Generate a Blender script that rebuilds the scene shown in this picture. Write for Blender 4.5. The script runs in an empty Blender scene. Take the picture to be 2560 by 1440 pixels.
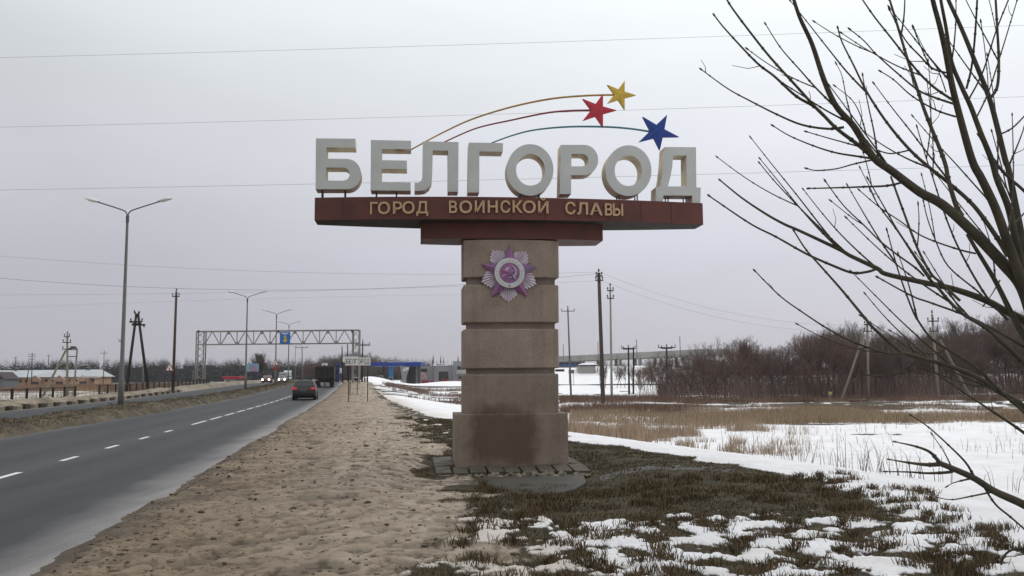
import bpy, bmesh, math, random
import numpy as np
from mathutils import Vector, Matrix

# ------------------------------------------------------------------ camera
S = bpy.context.scene
F_PX = 2150.0
HY = 222.0
ROLL = 0.009
CAMZ = 1.6
th = math.atan(HY / F_PX)
FW = Vector((0, math.cos(th), math.sin(th)))
R0 = Vector((1, 0, 0)); U0 = R0.cross(FW)
RT = (R0 * math.cos(ROLL) - U0 * math.sin(ROLL)).normalized()
UP = RT.cross(FW).normalized()
CPOS = Vector((0, 0, CAMZ))
cam = bpy.data.cameras.new('camera'); camo = bpy.data.objects.new('camera', cam)
S.collection.objects.link(camo)
cam.sensor_fit = 'HORIZONTAL'; cam.sensor_width = 36.0
cam.lens = 36.0 * F_PX / 2560.0
cam.clip_start = 0.05; cam.clip_end = 6000
M = Matrix((RT, UP, -FW)).transposed().to_4x4(); M.translation = CPOS
camo.matrix_world = M
S.camera = camo

# ------------------------------------------------------------------ sky, sun, exposure
SUN_AZ = math.radians(38)      # clockwise from +Y (ahead of the camera, to the right)
SUN_EL = math.radians(42)
W = bpy.data.worlds.new('World'); S.world = W; W.use_nodes = True
nt = W.node_tree; nt.nodes.clear()
def N(t, **k):
    n = nt.nodes.new(t)
    for a, b in k.items(): setattr(n, a, b)
    return n
def LK(a, b): nt.links.new(a, b)
out = N('ShaderNodeOutputWorld'); bg = N('ShaderNodeBackground'); bg.inputs['Strength'].default_value = 0.1
sky = N('ShaderNodeTexSky', sky_type='NISHITA', sun_disc=False, sun_elevation=SUN_EL, sun_rotation=SUN_AZ)
tc = N('ShaderNodeTexCoord'); sep = N('ShaderNodeSeparateXYZ'); LK(tc.outputs['Generated'], sep.inputs[0])
# overcast layer: brightness rises from the horizon to the zenith, cloud streaks, soft glow round the hidden sun
ramp = N('ShaderNodeValToRGB')
mr = N('ShaderNodeMath', operation='MAXIMUM'); LK(sep.outputs['Z'], mr.inputs[0]); mr.inputs[1].default_value = 0.0
LK(mr.outputs[0], ramp.inputs[0])
els = ramp.color_ramp.elements
els[0].position = 0.0; els[0].color = (0.402, 0.394, 0.448, 1)
els[1].position = 1.0; els[1].color = (1.16, 1.18, 1.20, 1)
for p, c in ((0.10, (0.460, 0.455, 0.508, 1)), (0.22, (0.545, 0.552, 0.592, 1)), (0.36, (0.635, 0.662, 0.676, 1)), (0.6, (0.90, 0.92, 0.935, 1))):
    e = els.new(p); e.color = c
mp = N('ShaderNodeMapping'); mp.inputs['Scale'].default_value = (1.6, 1.6, 7.0); LK(tc.outputs['Generated'], mp.inputs[0])
nz = N('ShaderNodeTexNoise'); nz.inputs['Scale'].default_value = 1.6; nz.inputs['Detail'].default_value = 5; nz.inputs['Roughness'].default_value = 0.5
LK(mp.outputs[0], nz.inputs['Vector'])
mr2 = N('ShaderNodeMapRange'); LK(nz.outputs['Fac'], mr2.inputs[0])
mr2.inputs[1].default_value = 0.3; mr2.inputs[2].default_value = 0.7; mr2.inputs[3].default_value = 0.985; mr2.inputs[4].default_value = 1.065
dotn = N('ShaderNodeVectorMath', operation='DOT_PRODUCT'); LK(tc.outputs['Generated'], dotn.inputs[0])
dotn.inputs[1].default_value = (math.sin(SUN_AZ) * math.cos(SUN_EL), math.cos(SUN_AZ) * math.cos(SUN_EL), math.sin(SUN_EL))
mr3 = N('ShaderNodeMapRange'); LK(dotn.outputs['Value'], mr3.inputs[0])
mr3.inputs[1].default_value = 0.45; mr3.inputs[2].default_value = 1.0; mr3.inputs[3].default_value = 0.94; mr3.inputs[4].default_value = 1.38
mul = N('ShaderNodeMath', operation='MULTIPLY'); LK(mr2.outputs[0], mul.inputs[0]); LK(mr3.outputs[0], mul.inputs[1])
mul2 = N('ShaderNodeMath', operation='MULTIPLY'); LK(mul.outputs[0], mul2.inputs[0]); mul2.inputs[1].default_value = 10.0
vs = N('ShaderNodeVectorMath', operation='SCALE'); LK(ramp.outputs[0], vs.inputs[0]); LK(mul2.outputs[0], vs.inputs['Scale'])
mx = N('ShaderNodeMix', data_type='RGBA'); mx.inputs['Factor'].default_value = 0.95
LK(sky.outputs[0], mx.inputs[6]); LK(vs.outputs[0], mx.inputs[7]); LK(mx.outputs[2], bg.inputs['Color']); LK(bg.outputs[0], out.inputs[0])
sun = bpy.data.lights.new('sun', 'SUN'); sun.energy = 0.6; sun.angle = math.radians(30); sun.color = (1.0, 0.96, 0.9)
suno = bpy.data.objects.new('sun', sun); S.collection.objects.link(suno)
suno.rotation_euler = (math.pi / 2 - SUN_EL, 0, -SUN_AZ + math.pi)
sd = Vector((math.sin(SUN_AZ) * math.cos(SUN_EL), math.cos(SUN_AZ) * math.cos(SUN_EL), math.sin(SUN_EL)))
suno.rotation_euler = (-sd).to_track_quat('-Z', 'Y').to_euler()
S.view_settings.view_transform = 'Standard'; S.view_settings.look = 'None'
S.view_settings.exposure = 0.17; S.view_settings.gamma = 1.0
S.view_settings.use_curve_mapping = False
S.cycles.use_denoising = True
S.cycles.max_bounces = 6

# ------------------------------------------------------------------ helpers
rnd = random.Random(7)
rng = np.random.default_rng(5)
COL = S.collection
def ray(px, py): return FW + RT * ((px - 1280) / F_PX) - UP * ((py - 720) / F_PX)
def at(px, py, Y):
    d = ray(px, py); return CPOS + d * (Y / d.y)
def ground(px, py, z=0.0):
    d = ray(px, py); return CPOS + d * ((z - CAMZ) / d.z)

def principled(name):
    m = bpy.data.materials.new(name); m.use_nodes = True
    t = m.node_tree; b = t.nodes['Principled BSDF']; return m, t, b
MATS = {}
def mat(name, col, rough=0.8, var=0.25, scale=3.0, bump=0.0, bscale=30.0, metal=0.0, col2=None, spec=0.3, emit=None, estr=0.0, thr=(0.3, 0.7)):
    if name in MATS: return MATS[name]
    m, t, b = principled(name)
    b.inputs['Roughness'].default_value = rough; b.inputs['Metallic'].default_value = metal
    b.inputs['Specular IOR Level'].default_value = spec
    c2 = col2 if col2 else tuple(c * (1 - var) for c in col)
    tcn = t.nodes.new('ShaderNodeTexCoord')
    n = t.nodes.new('ShaderNodeTexNoise'); n.inputs['Scale'].default_value = scale; n.inputs['Detail'].default_value = 6; n.inputs['Roughness'].default_value = 0.62
    t.links.new(tcn.outputs['Object'], n.inputs['Vector'])
    mrn = t.nodes.new('ShaderNodeMapRange'); mrn.inputs[1].default_value = thr[0]; mrn.inputs[2].default_value = thr[1]
    t.links.new(n.outputs['Fac'], mrn.inputs[0])
    mxn = t.nodes.new('ShaderNodeMix'); mxn.data_type = 'RGBA'
    mxn.inputs[6].default_value = (*col, 1); mxn.inputs[7].default_value = (*c2, 1)
    t.links.new(mrn.outputs[0], mxn.inputs['Factor']); t.links.new(mxn.outputs[2], b.inputs['Base Color'])
    if bump:
        n2 = t.nodes.new('ShaderNodeTexNoise'); n2.inputs['Scale'].default_value = bscale; n2.inputs['Detail'].default_value = 4
        t.links.new(tcn.outputs['Object'], n2.inputs['Vector'])
        bn = t.nodes.new('ShaderNodeBump'); bn.inputs['Strength'].default_value = bump; bn.inputs['Distance'].default_value = 0.02
        t.links.new(n2.outputs['Fac'], bn.inputs['Height']); t.links.new(bn.outputs[0], b.inputs['Normal'])
    if emit:
        b.inputs['Emission Color'].default_value = (*emit, 1); b.inputs['Emission Strength'].default_value = estr
    MATS[name] = m
    return m

def attr_mat(name, attr, c0, c1, rough=0.9, spec=0.1, trans=0.0):
    """colour ramp driven by a per-piece random attribute"""
    if name in MATS: return MATS[name]
    m, t, b = principled(name)
    a = t.nodes.new('ShaderNodeAttribute'); a.attribute_name = attr
    mxn = t.nodes.new('ShaderNodeMix'); mxn.data_type = 'RGBA'
    mxn.inputs[6].default_value = (*c0, 1); mxn.inputs[7].default_value = (*c1, 1)
    t.links.new(a.outputs['Fac'], mxn.inputs['Factor']); t.links.new(mxn.outputs[2], b.inputs['Base Color'])
    b.inputs['Roughness'].default_value = rough; b.inputs['Specular IOR Level'].default_value = spec
    MATS[name] = m
    return m

def link(o, parent=None):
    COL.objects.link(o)
    if parent is not None: o.parent = parent
    return o
def tag(o, label=None, cat=None, group=None, kind=None):
    if label: o['label'] = label
    if cat: o['category'] = cat
    if group: o['group'] = group
    if kind: o['kind'] = kind
    return o
def thing(name, label, cat, loc=(0, 0, 0), rz=0.0, group=None):
    o = bpy.data.objects.new(name, None); COL.objects.link(o)
    o.location = loc; o.rotation_euler = (0, 0, rz); o.empty_display_size = 0.3
    return tag(o, label, cat, group)
def copy_tree(o, parent=None):
    c = o.copy(); COL.objects.link(c)
    if parent is not None: c.parent = parent
    for ch in o.children: copy_tree(ch, c)
    return c

class MB:
    def __init__(s): s.v = []; s.f = []; s.mi = []; s.a = []
    def add(s, vs, fs, mi=0):
        b = len(s.v); s.v += [tuple(p) for p in vs]
        for f in fs: s.f.append([b + i for i in f]); s.mi.append(mi)
        return s
    def box(s, c, d, rz=0.0, mi=0, tilt=None):
        x, y, z = d[0] / 2, d[1] / 2, d[2] / 2
        m = Matrix.Rotation(rz, 3, 'Z')
        if tilt is not None: m = tilt
        vs = [Vector(c) + m @ Vector(p) for p in ((-x, -y, -z), (x, -y, -z), (x, y, -z), (-x, y, -z), (-x, -y, z), (x, -y, z), (x, y, z), (-x, y, z))]
        return s.add(vs, [(3, 2, 1, 0), (4, 5, 6, 7), (0, 1, 5, 4), (1, 2, 6, 5), (2, 3, 7, 6), (3, 0, 4, 7)], mi)
    def bar(s, p, q, w, h=None):
        """square bar between two points"""
        p = Vector(p); q = Vector(q); h = h or w
        return s.tube([p, q], [w * 0.7071, w * 0.7071], 4, twist=math.pi / 4)
    def tube(s, pts, rad, n=6, caps=True, twist=0.0):
        pts = [Vector(p) for p in pts]; b = len(s.v); k = len(pts)
        if not hasattr(rad, '__len__'): rad = [rad] * k
        ref = None
        for i in range(k):
            d = (pts[min(i + 1, k - 1)] - pts[max(i - 1, 0)])
            if d.length < 1e-9: d = Vector((0, 0, 1))
            d.normalize()
            if ref is None:
                ref = Vector((0, 0, 1)) if abs(d.z) < 0.9 else Vector((0, 1, 0))
            x = d.cross(ref)
            if x.length < 1e-4: x = d.cross(Vector((1, 0.3, 0)))
            x.normalize(); y = x.cross(d).normalized(); ref = y
            for j in range(n):
                a = twist + 2 * math.pi * j / n
                s.v.append(tuple(pts[i] + (x * math.cos(a) + y * math.sin(a)) * rad[i]))
        for i in range(k - 1):
            for j in range(n):
                j2 = (j + 1) % n
                s.f.append([b + i * n + j, b + i * n + j2, b + (i + 1) * n + j2, b + (i + 1) * n + j]); s.mi.append(0)
        if caps and n > 2:
            s.f.append([b + j for j in range(n)][::-1]); s.mi.append(0)
            s.f.append([b + (k - 1) * n + j for j in range(n)]); s.mi.append(0)
        return s
    def prism(s, poly, fn, d0, d1, mi=0, mside=0):
        """poly 2D outline; fn(u,w,d)->3D; extruded from d0 to d1"""
        n = len(poly)
        vs = [fn(u, w, d0) for u, w in poly] + [fn(u, w, d1) for u, w in poly]
        b = len(s.v); s.v += [tuple(p) for p in vs]
        s.f.append([b + i for i in range(n)]); s.mi.append(mi)
        s.f.append([b + n + i for i in range(n)][::-1]); s.mi.append(mside)
        for i in range(n):
            j = (i + 1) % n
            s.f.append([b + i, b + n + i, b + n + j, b + j]); s.mi.append(mside)
        return s
    def lathe(s, prof, c, n=12, axis='Z'):
        b = len(s.v); c = Vector(c)
        for r, h in prof:
            for j in range(n):
                a = 2 * math.pi * j / n
                if axis == 'Z': p = (r * math.cos(a), r * math.sin(a), h)
                elif axis == 'X': p = (h, r * math.cos(a), r * math.sin(a))
                else: p = (r * math.cos(a), h, r * math.sin(a))
                s.v.append(tuple(c + Vector(p)))
        k = len(prof)
        for i in range(k - 1):
            for j in range(n):
                j2 = (j + 1) % n
                s.f.append([b + i * n + j, b + i * n + j2, b + (i + 1) * n + j2, b + (i + 1) * n + j]); s.mi.append(0)
        s.f.append([b + j for j in range(n)][::-1]); s.mi.append(0)
        s.f.append([b + (k - 1) * n + j for j in range(n)]); s.mi.append(0)
        return s
    def build(s, name, m, parent=None, org=None, smooth=False, bevel=0.0, fixn=True):
        me = bpy.data.meshes.new(name)
        vs = s.v
        if org is not None: vs = [(p[0] - org[0], p[1] - org[1], p[2] - org[2]) for p in vs]
        me.from_pydata(vs, [], s.f)
        ms = m if isinstance(m, (list, tuple)) else [m]
        for mm in ms: me.materials.append(mm)
        if len(ms) > 1: me.polygons.foreach_set('material_index', s.mi)
        if fixn:
            bm = bmesh.new(); bm.from_mesh(me); bmesh.ops.recalc_face_normals(bm, faces=bm.faces); bm.to_mesh(me); bm.free()
        if smooth: me.polygons.foreach_set('use_smooth', [True] * len(me.polygons))
        o = link(bpy.data.objects.new(name, me), parent)
        if bevel:
            bv = o.modifiers.new('bevel', 'BEVEL'); bv.width = bevel; bv.segments = 2; bv.limit_method = 'ANGLE'; bv.angle_limit = 0.6
        return o

def raw_mesh(name, V, Fa, m, parent=None, attr=None, smooth=False, attrs=None):
    """numpy arrays to mesh; Fa is (n,3) or (n,4)"""
    me = bpy.data.meshes.new(name)
    k = Fa.shape[1]
    me.vertices.add(len(V)); me.vertices.foreach_set('co', np.ascontiguousarray(V, dtype=np.float32).ravel())
    me.loops.add(Fa.size); me.loops.foreach_set('vertex_index', np.ascontiguousarray(Fa, dtype=np.int32).ravel())
    me.polygons.add(len(Fa)); me.polygons.foreach_set('loop_start', np.arange(0, Fa.size, k, dtype=np.int32))
    me.update(calc_edges=True)
    if smooth: me.polygons.foreach_set('use_smooth', np.ones(len(Fa), dtype=bool))
    for an, av in (attrs or {}).items():
        a = me.attributes.new(an, 'FLOAT', 'POINT'); a.data.foreach_set('value', np.ascontiguousarray(av, dtype=np.float32))
    me.materials.append(m)
    return link(bpy.data.objects.new(name, me), parent)

def text_shape(ch, extrude=0.02, weight=0.0):
    cu = bpy.data.curves.new('tmp', 'FONT'); cu.body = ch; cu.size = 1.0; cu.extrude = extrude; cu.offset = weight
    cu.resolution_u = 4
    return curve_shape(cu)
def curve_shape(cu):
    o = bpy.data.objects.new('tmp', cu); COL.objects.link(o)
    dg = bpy.context.evaluated_depsgraph_get(); ev = o.evaluated_get(dg); me = ev.to_mesh()
    vs = [v.co.copy() for v in me.vertices]; fs = [list(p.vertices) for p in me.polygons]
    ev.to_mesh_clear(); bpy.data.objects.remove(o); bpy.data.curves.remove(cu)
    return vs, fs
def outline_shape(loops, extrude):
    cu = bpy.data.curves.new('tmp', 'CURVE'); cu.dimensions = '2D'; cu.fill_mode = 'BOTH'; cu.extrude = extrude
    for lp in loops:
        sp = cu.splines.new('POLY'); sp.points.add(len(lp) - 1); sp.use_cyclic_u = True
        for p, q in zip(sp.points, lp): p.co = (q[0], q[1], 0, 1)
    return curve_shape(cu)
def ell(cx, cy, rx, ry, n=40, a0=0.0, a1=2 * math.pi, end=False):
    k = n + 1 if end else n
    return [(cx + rx * math.cos(a0 + (a1 - a0) * i / n), cy + ry * math.sin(a0 + (a1 - a0) * i / n)) for i in range(k)]

# numpy noise
def _h(ix, iy, seed):
    n = (ix.astype(np.int64) * 374761393 + iy.astype(np.int64) * 668265263 + seed * 1442695041) & 0xffffffff
    n = ((n ^ (n >> 13)) * 1274126177) & 0xffffffff
    return ((n ^ (n >> 16)) & 0xffff) / 65535.0
def vn(x, y, seed=0):
    xi = np.floor(x); yi = np.floor(y); fx = x - xi; fy = y - yi
    fx = fx * fx * (3 - 2 * fx); fy = fy * fy * (3 - 2 * fy)
    a = _h(xi, yi, seed); b = _h(xi + 1, yi, seed); c = _h(xi, yi + 1, seed); d = _h(xi + 1, yi + 1, seed)
    return (a + (b - a) * fx) * (1 - fy) + (c + (d - c) * fx) * fy
def fbm(x, y, seed=0, oct=4, gain=0.5):
    s = 0; a = 1.0; t = 0
    for i in range(oct):
        s = s + a * vn(x * 2 ** i + 17.3 * i, y * 2 ** i - 9.1 * i, seed + i); t += a; a *= gain
    return s / t
def ss(a, b, x):
    t = np.clip((x - a) / (b - a), 0, 1); return t * t * (3 - 2 * t)

# ------------------------------------------------------------------ road geometry
SL = 0.177
def X0(y):
    y = np.asarray(y, dtype=float)
    y1 = np.clip(y, 130, 250) - 130
    return -SL * y - 0.5 * 0.000775 * y1 ** 2 - 0.093 * np.maximum(y - 250, 0)
def zroad(y): return -0.1 + 0.9 * ss(55, 170, np.asarray(y, dtype=float))
def roadp(o, y, dz=0.0): return Vector((float(X0(y)) + o, y, float(zroad(y)) + dz))
def crest(y): return np.interp(y, [0, 8, 13, 18, 21, 36, 86, 200], [5.6, 5.8, 6.9, 6.1, 5.4, 2.8, 1.7, 1.7])
def sandb(y): return np.interp(y, [0, 7, 13.5, 30, 60, 86, 400], [0.85, 0.95, 1.35, 1.9, 2.0, 1.5, 1.5])

def fields(x, y):
    """height, snow, sand masks"""
    o = x - X0(y)
    rise = (zroad(y) + 0.1)
    c = crest(y)
    # platform and slope to the lower field on the right
    z = rise * (1 - ss(3, 14, o)) * (1 - ss(22, 40, -o))
    down = ss(0, 8.5, o - c)
    z = z - 0.85 * down * (1 - ss(120, 172, y)) - 0.25 * down * ss(120, 172, y)
    big = fbm(x * 0.11, y * 0.11, 31, 3) - 0.5
    z = z + big * 0.5 * down * (1 - ss(150, 400, y))
    # snow covered embankment carrying the overpass
    z = z + 4.3 * ss(176, 212, y) * ss(-8, 3, x) * (1 - ss(34, 60, x)) * (1 - ss(300, 380, y))
    # rise of ground under the right hand wood
    z = z + 1.2 * ss(95, 150, y) * ss(42, 60, x) * (1 - ss(400, 700, y))
    # snow heaps by the filling station
    for hx, hy_, r, h in ((-31.5, 188, 5.0, 1.0), (-27.0, 192, 4.0, 0.7), (-17.5, 196, 5, 0.8), (-12, 200, 6, 0.9)):
        z = z + h * np.exp(-(((x - hx) / r) ** 2 + ((y - hy_) / 4.0) ** 2))
    # left of the road
    left = ss(20.4, 26, -o)
    z = z - 0.25 * left * (1 - ss(150, 220, y))
    # road bed cut: everything below the asphalt
    edge = fbm(x * 0.9, y * 0.9, 3, 4) - 0.5
    e2 = fbm(x * 5, y * 5, 9, 3) - 0.5
    oo = o + 2.85 + edge * 0.45 + e2 * 0.14
    bank = ss(-0.35, 0.9, oo)
    inroad = (o > -22.2) & (o < 2.0)
    prof = np.where(oo < 0, rise - 0.1 + 0.55 * np.maximum(oo, -0.8), rise - 0.1 + 0.13 * ss(0, 0.35, oo) + 0.02 * np.clip(oo, 0, 3))
    z = np.where(inroad, prof, z)
    z = np.where((o <= -22.2) & (o > -26), np.minimum(z, rise - 0.2), z)
    # masks
    nb = fbm(x * 1.3, y * 1.3, 11, 5) - 0.5
    sand = 1 - ss(-0.35, 0.35, (o - sandb(y)) + nb * 2.2)
    n1 = fbm(x * 3.7, y * 3.9, 21, 5, 0.60)
    n2 = fbm(x * 0.45, y * 0.45, 41, 3)
    r = np.hypot(x, y)
    # share of the platform covered by snow: much in the foreground, little round the monument
    bare = ss(9.3, 10.5, y - 0.30 * np.maximum(x - 2.2, 0) + (n2 - 0.5) * 1.8)
    thr = 0.468 + 0.36 * bare
    thr = thr - 0.16 * ss(20.5, 23, y) * (1 - ss(2.6, 3.6, o))
    plat = ss(-0.12, 0.18, n1 - thr)
    beyond = ss(-0.25, 0.30, (o - c) + nb * 0.8)
    fieldsnow = ss(-0.02, 0.08, fbm(x * 0.35, y * 0.35, 51, 5) - np.interp(y, [0, 26, 34, 60, 90, 130, 170], [0.10, 0.12, 0.22, 0.45, 0.50, 0.30, -0.2]) + 0.5 * (x < -0.5) * (y < 78) * (y > 25))
    snow = np.where(beyond > 0, plat * (1 - beyond) + fieldsnow * beyond, plat)
    snow = snow * (1 - sand)
    sandfade = ss(0.2, 1.0, sand)
    lf = ss(24, 27, -o)
    fl = ss(-0.03, 0.06, fbm(x * 0.05, y * 0.12, 61, 4) - np.interp(y, [0, 60, 110, 160, 260, 1000], [0.10, 0.22, 0.36, 0.52, 0.60, 0.62]))
    snow = np.where(lf > 0, fl * lf, snow); sand = sand * (1 - lf)
    # small relief
    near = 1 - ss(35, 60, r)
    lump = fbm(x * 4.5, y * 4.5, 71, 4, 0.55) - 0.5
    pit = ss(0.60, 0.72, vn(x * 5.2, y * 4.2, 75)) * ss(0.35, 0.55, fbm(x * 0.8, y * 0.8, 77, 2))
    pad = np.exp(-(((x - 0.0) / 1.95) ** 6 + ((y - 15.2) / 3.2) ** 6))
    z = z - 0.17 * pad; near = near * (1 - pad)
    z = z + near * (sand * ss(0.05, .3, oo) * (lump * 0.035 + (fbm(x * .7, y * .7, 79, 2) - .5) * .08 - 0.022 * pit - 0.022 * ss(.62, .75, vn(x * 13, y * 11, 85)) * ss(.4, .6, fbm(x * 1.1, y * 1.1, 87, 2))))
    z = z + near * (o > -1) * (snow * 0.045 + (1 - sand) * lump * 0.05)
    return z, snow, sand, o
def hz(x, y): return fields(np.asarray(x, float), np.asarray(y, float))[0]
def hz1(x, y): return float(fields(np.array([x], float), np.array([y], float))[0][0])

# ------------------------------------------------------------------ terrain
def build_terrain():
    A = np.concatenate([np.linspace(-math.pi, -0.72, 40, endpoint=False), np.linspace(-0.72, 0.72, 860, endpoint=False), np.linspace(0.72, math.pi, 41)])
    Rr = np.concatenate([np.geomspace(0.3, 3, 24, endpoint=False), np.geomspace(3, 60, 470, endpoint=False), np.geomspace(60, 3500, 170)])
    a, r = np.meshgrid(A, Rr)
    x = (np.sin(a) * r).ravel(); y = (np.cos(a) * r).ravel()
    z, snow, sand, o = fields(x, y)
    V = np.stack([x, y, z], 1)
    na = len(A); nr = len(Rr)
    i = np.arange(nr - 1)[:, None] * na + np.arange(na - 1)[None, :]
    Fa = np.stack([i, i + 1, i + na + 1, i + na], -1).reshape(-1, 4)[:, ::-1]
    m, t, b = principled('ground_mix')
    def nd(k): return t.nodes.new(k)
    def at_(n): q = nd('ShaderNodeAttribute'); q.attribute_name = n; return q.outputs['Fac']
    geo = nd('ShaderNodeNewGeometry')
    def noise(sc, det=5, ro=0.6):
        q = nd('ShaderNodeTexNoise'); q.inputs['Scale'].default_value = sc; q.inputs['Detail'].default_value = det; q.inputs['Roughness'].default_value = ro
        t.links.new(geo.outputs['Position'], q.inputs['Vector']); return q.outputs['Fac']
    def rampn(fac, stops):
        q = nd('ShaderNodeValToRGB'); e = q.color_ramp.elements
        e[0].position = stops[0][0]; e[0].color = (*stops[0][1], 1); e[1].position = stops[-1][0]; e[1].color = (*stops[-1][1], 1)
        for p, c in stops[1:-1]: k = e.new(p); k.color = (*c, 1)
        t.links.new(fac, q.inputs[0]); return q.outputs[0]
    def mixc(f, a_, b_):
        q = nd('ShaderNodeMix'); q.data_type = 'RGBA'
        if isinstance(f, float): q.inputs['Factor'].default_value = f
        else: t.links.new(f, q.inputs['Factor'])
        t.links.new(a_, q.inputs[6]); t.links.new(b_, q.inputs[7]); return q.outputs[2]
    def sharpen(v, nscale, amt, lo, hi):
        q = nd('ShaderNodeMath'); q.operation = 'MULTIPLY_ADD'; n_ = noise(nscale, 4)
        t.links.new(n_, q.inputs[0]); q.inputs[1].default_value = amt
        t.links.new(v, q.inputs[2])
        k = nd('ShaderNodeMapRange'); k.inputs[1].default_value = lo + amt * 0.5; k.inputs[2].default_value = hi + amt * 0.5
        t.links.new(q.outputs[0], k.inputs[0]); return k.outputs[0]
    grass = rampn(noise(2.3), [(0.3, (0.030, 0.026, 0.015)), (0.5, (0.055, 0.045, 0.026)), (0.7, (0.085, 0.064, 0.040))])
    sandc = rampn(noise(1.1, 8, 0.68), [(0.28, (0.108, 0.080, 0.053)), (0.45, (0.220, 0.168, 0.115)), (0.6, (0.280, 0.218, 0.155)), (0.76, (0.38, 0.318, 0.243))])
    speck = rampn(noise(17.0, 4, 0.62), [(0.36, (0.34, 0.28, 0.23)), (0.44, (1, 1, 1)), (0.62, (1, 1, 1)), (0.72, (1.14, 1.14, 1.14))])
    q = nd('ShaderNodeMix'); q.data_type = 'RGBA'; q.blend_type = 'MULTIPLY'; q.inputs['Factor'].default_value = 0.8
    t.links.new(sandc, q.inputs[6]); t.links.new(speck, q.inputs[7]); sandc = q.outputs[2]
    pale = rampn(noise(2.6, 6, .7), [(0.32, (0.205, 0.162, 0.118)), (0.5, (0.385, 0.325, 0.25)), (0.7, (0.54, 0.48, 0.40))])
    cl_ = nd('ShaderNodeMath'); cl_.operation = 'MULTIPLY'; t.links.new(at_('clean'), cl_.inputs[0]); cl_.inputs[1].default_value = 0.75
    q = nd('ShaderNodeMix'); q.data_type = 'RGBA'; t.links.new(cl_.outputs[0], q.inputs['Factor']); t.links.new(sandc, q.inputs[6]); t.links.new(pale, q.inputs[7]); sandc = q.outputs[2]
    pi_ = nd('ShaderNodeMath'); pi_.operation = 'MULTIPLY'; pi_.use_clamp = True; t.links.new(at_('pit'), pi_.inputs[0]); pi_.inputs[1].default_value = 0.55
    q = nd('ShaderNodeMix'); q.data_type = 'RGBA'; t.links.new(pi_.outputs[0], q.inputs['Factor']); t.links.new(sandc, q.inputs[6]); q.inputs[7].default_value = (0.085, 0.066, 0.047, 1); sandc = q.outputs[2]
    gr_ = nd('ShaderNodeMath'); gr_.operation = 'MULTIPLY'; t.links.new(at_('grime'), gr_.inputs[0]); gr_.inputs[1].default_value = 0.75
    q = nd('ShaderNodeMix'); q.data_type = 'RGBA'; t.links.new(gr_.outputs[0], q.inputs['Factor']); t.links.new(sandc, q.inputs[6]); q.inputs[7].default_value = (0.075, 0.062, 0.048, 1); sandc = q.outputs[2]
    snowc = rampn(noise(0.9, 6), [(0.3, (0.74, 0.74, 0.76)), (0.6, (0.84, 0.845, 0.87))])
    dirty = rampn(noise(1.7, 4), [(0.4, (1, 1, 1)), (0.75, (0.90, 0.86, 0.80))])
    q = nd('ShaderNodeMix'); q.data_type = 'RGBA'; q.blend_type = 'MULTIPLY'; q.inputs['Factor'].default_value = 0.7
    t.links.new(snowc, q.inputs[6]); t.links.new(dirty, q.inputs[7]); snowc = q.outputs[2]
    so_ = nd('ShaderNodeMath'); so_.operation = 'MULTIPLY'; t.links.new(at_('soil'), so_.inputs[0]); so_.inputs[1].default_value = 0.75
    q = nd('ShaderNodeMix'); q.data_type = 'RGBA'; q.blend_type = 'MULTIPLY'; t.links.new(so_.outputs[0], q.inputs['Factor']); t.links.new(snowc, q.inputs[6]); q.inputs[7].default_value = (0.66, 0.575, 0.47, 1); snowc = q.outputs[2]
    c1 = mixc(sharpen(at_('snow'), 14.0, 0.5, 0.35, 0.6), grass, snowc)
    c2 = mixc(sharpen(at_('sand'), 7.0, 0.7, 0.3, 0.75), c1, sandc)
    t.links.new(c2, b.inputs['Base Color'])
    b.inputs['Roughness'].default_value = 0.85; b.inputs['Specular IOR Level'].default_value = 0.2
    bn = nd('ShaderNodeBump'); bn.inputs['Strength'].default_value = 0.9; bn.inputs['Distance'].default_value = 0.05
    t.links.new(noise(19, 8, 0.74), bn.inputs['Height']); t.links.new(bn.outputs[0], b.inputs['Normal'])
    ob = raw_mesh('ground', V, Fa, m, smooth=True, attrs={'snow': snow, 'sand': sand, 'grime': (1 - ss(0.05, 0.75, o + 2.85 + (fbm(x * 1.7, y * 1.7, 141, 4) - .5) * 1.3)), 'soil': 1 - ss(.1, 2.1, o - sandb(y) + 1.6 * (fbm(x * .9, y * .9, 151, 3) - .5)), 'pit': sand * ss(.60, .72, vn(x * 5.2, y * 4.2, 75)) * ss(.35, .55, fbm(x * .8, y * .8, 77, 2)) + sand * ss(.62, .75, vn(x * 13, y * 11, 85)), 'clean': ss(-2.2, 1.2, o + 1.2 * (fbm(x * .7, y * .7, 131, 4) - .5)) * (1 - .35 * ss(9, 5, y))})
    ob['kind'] = 'structure'
build_terrain()

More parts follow.
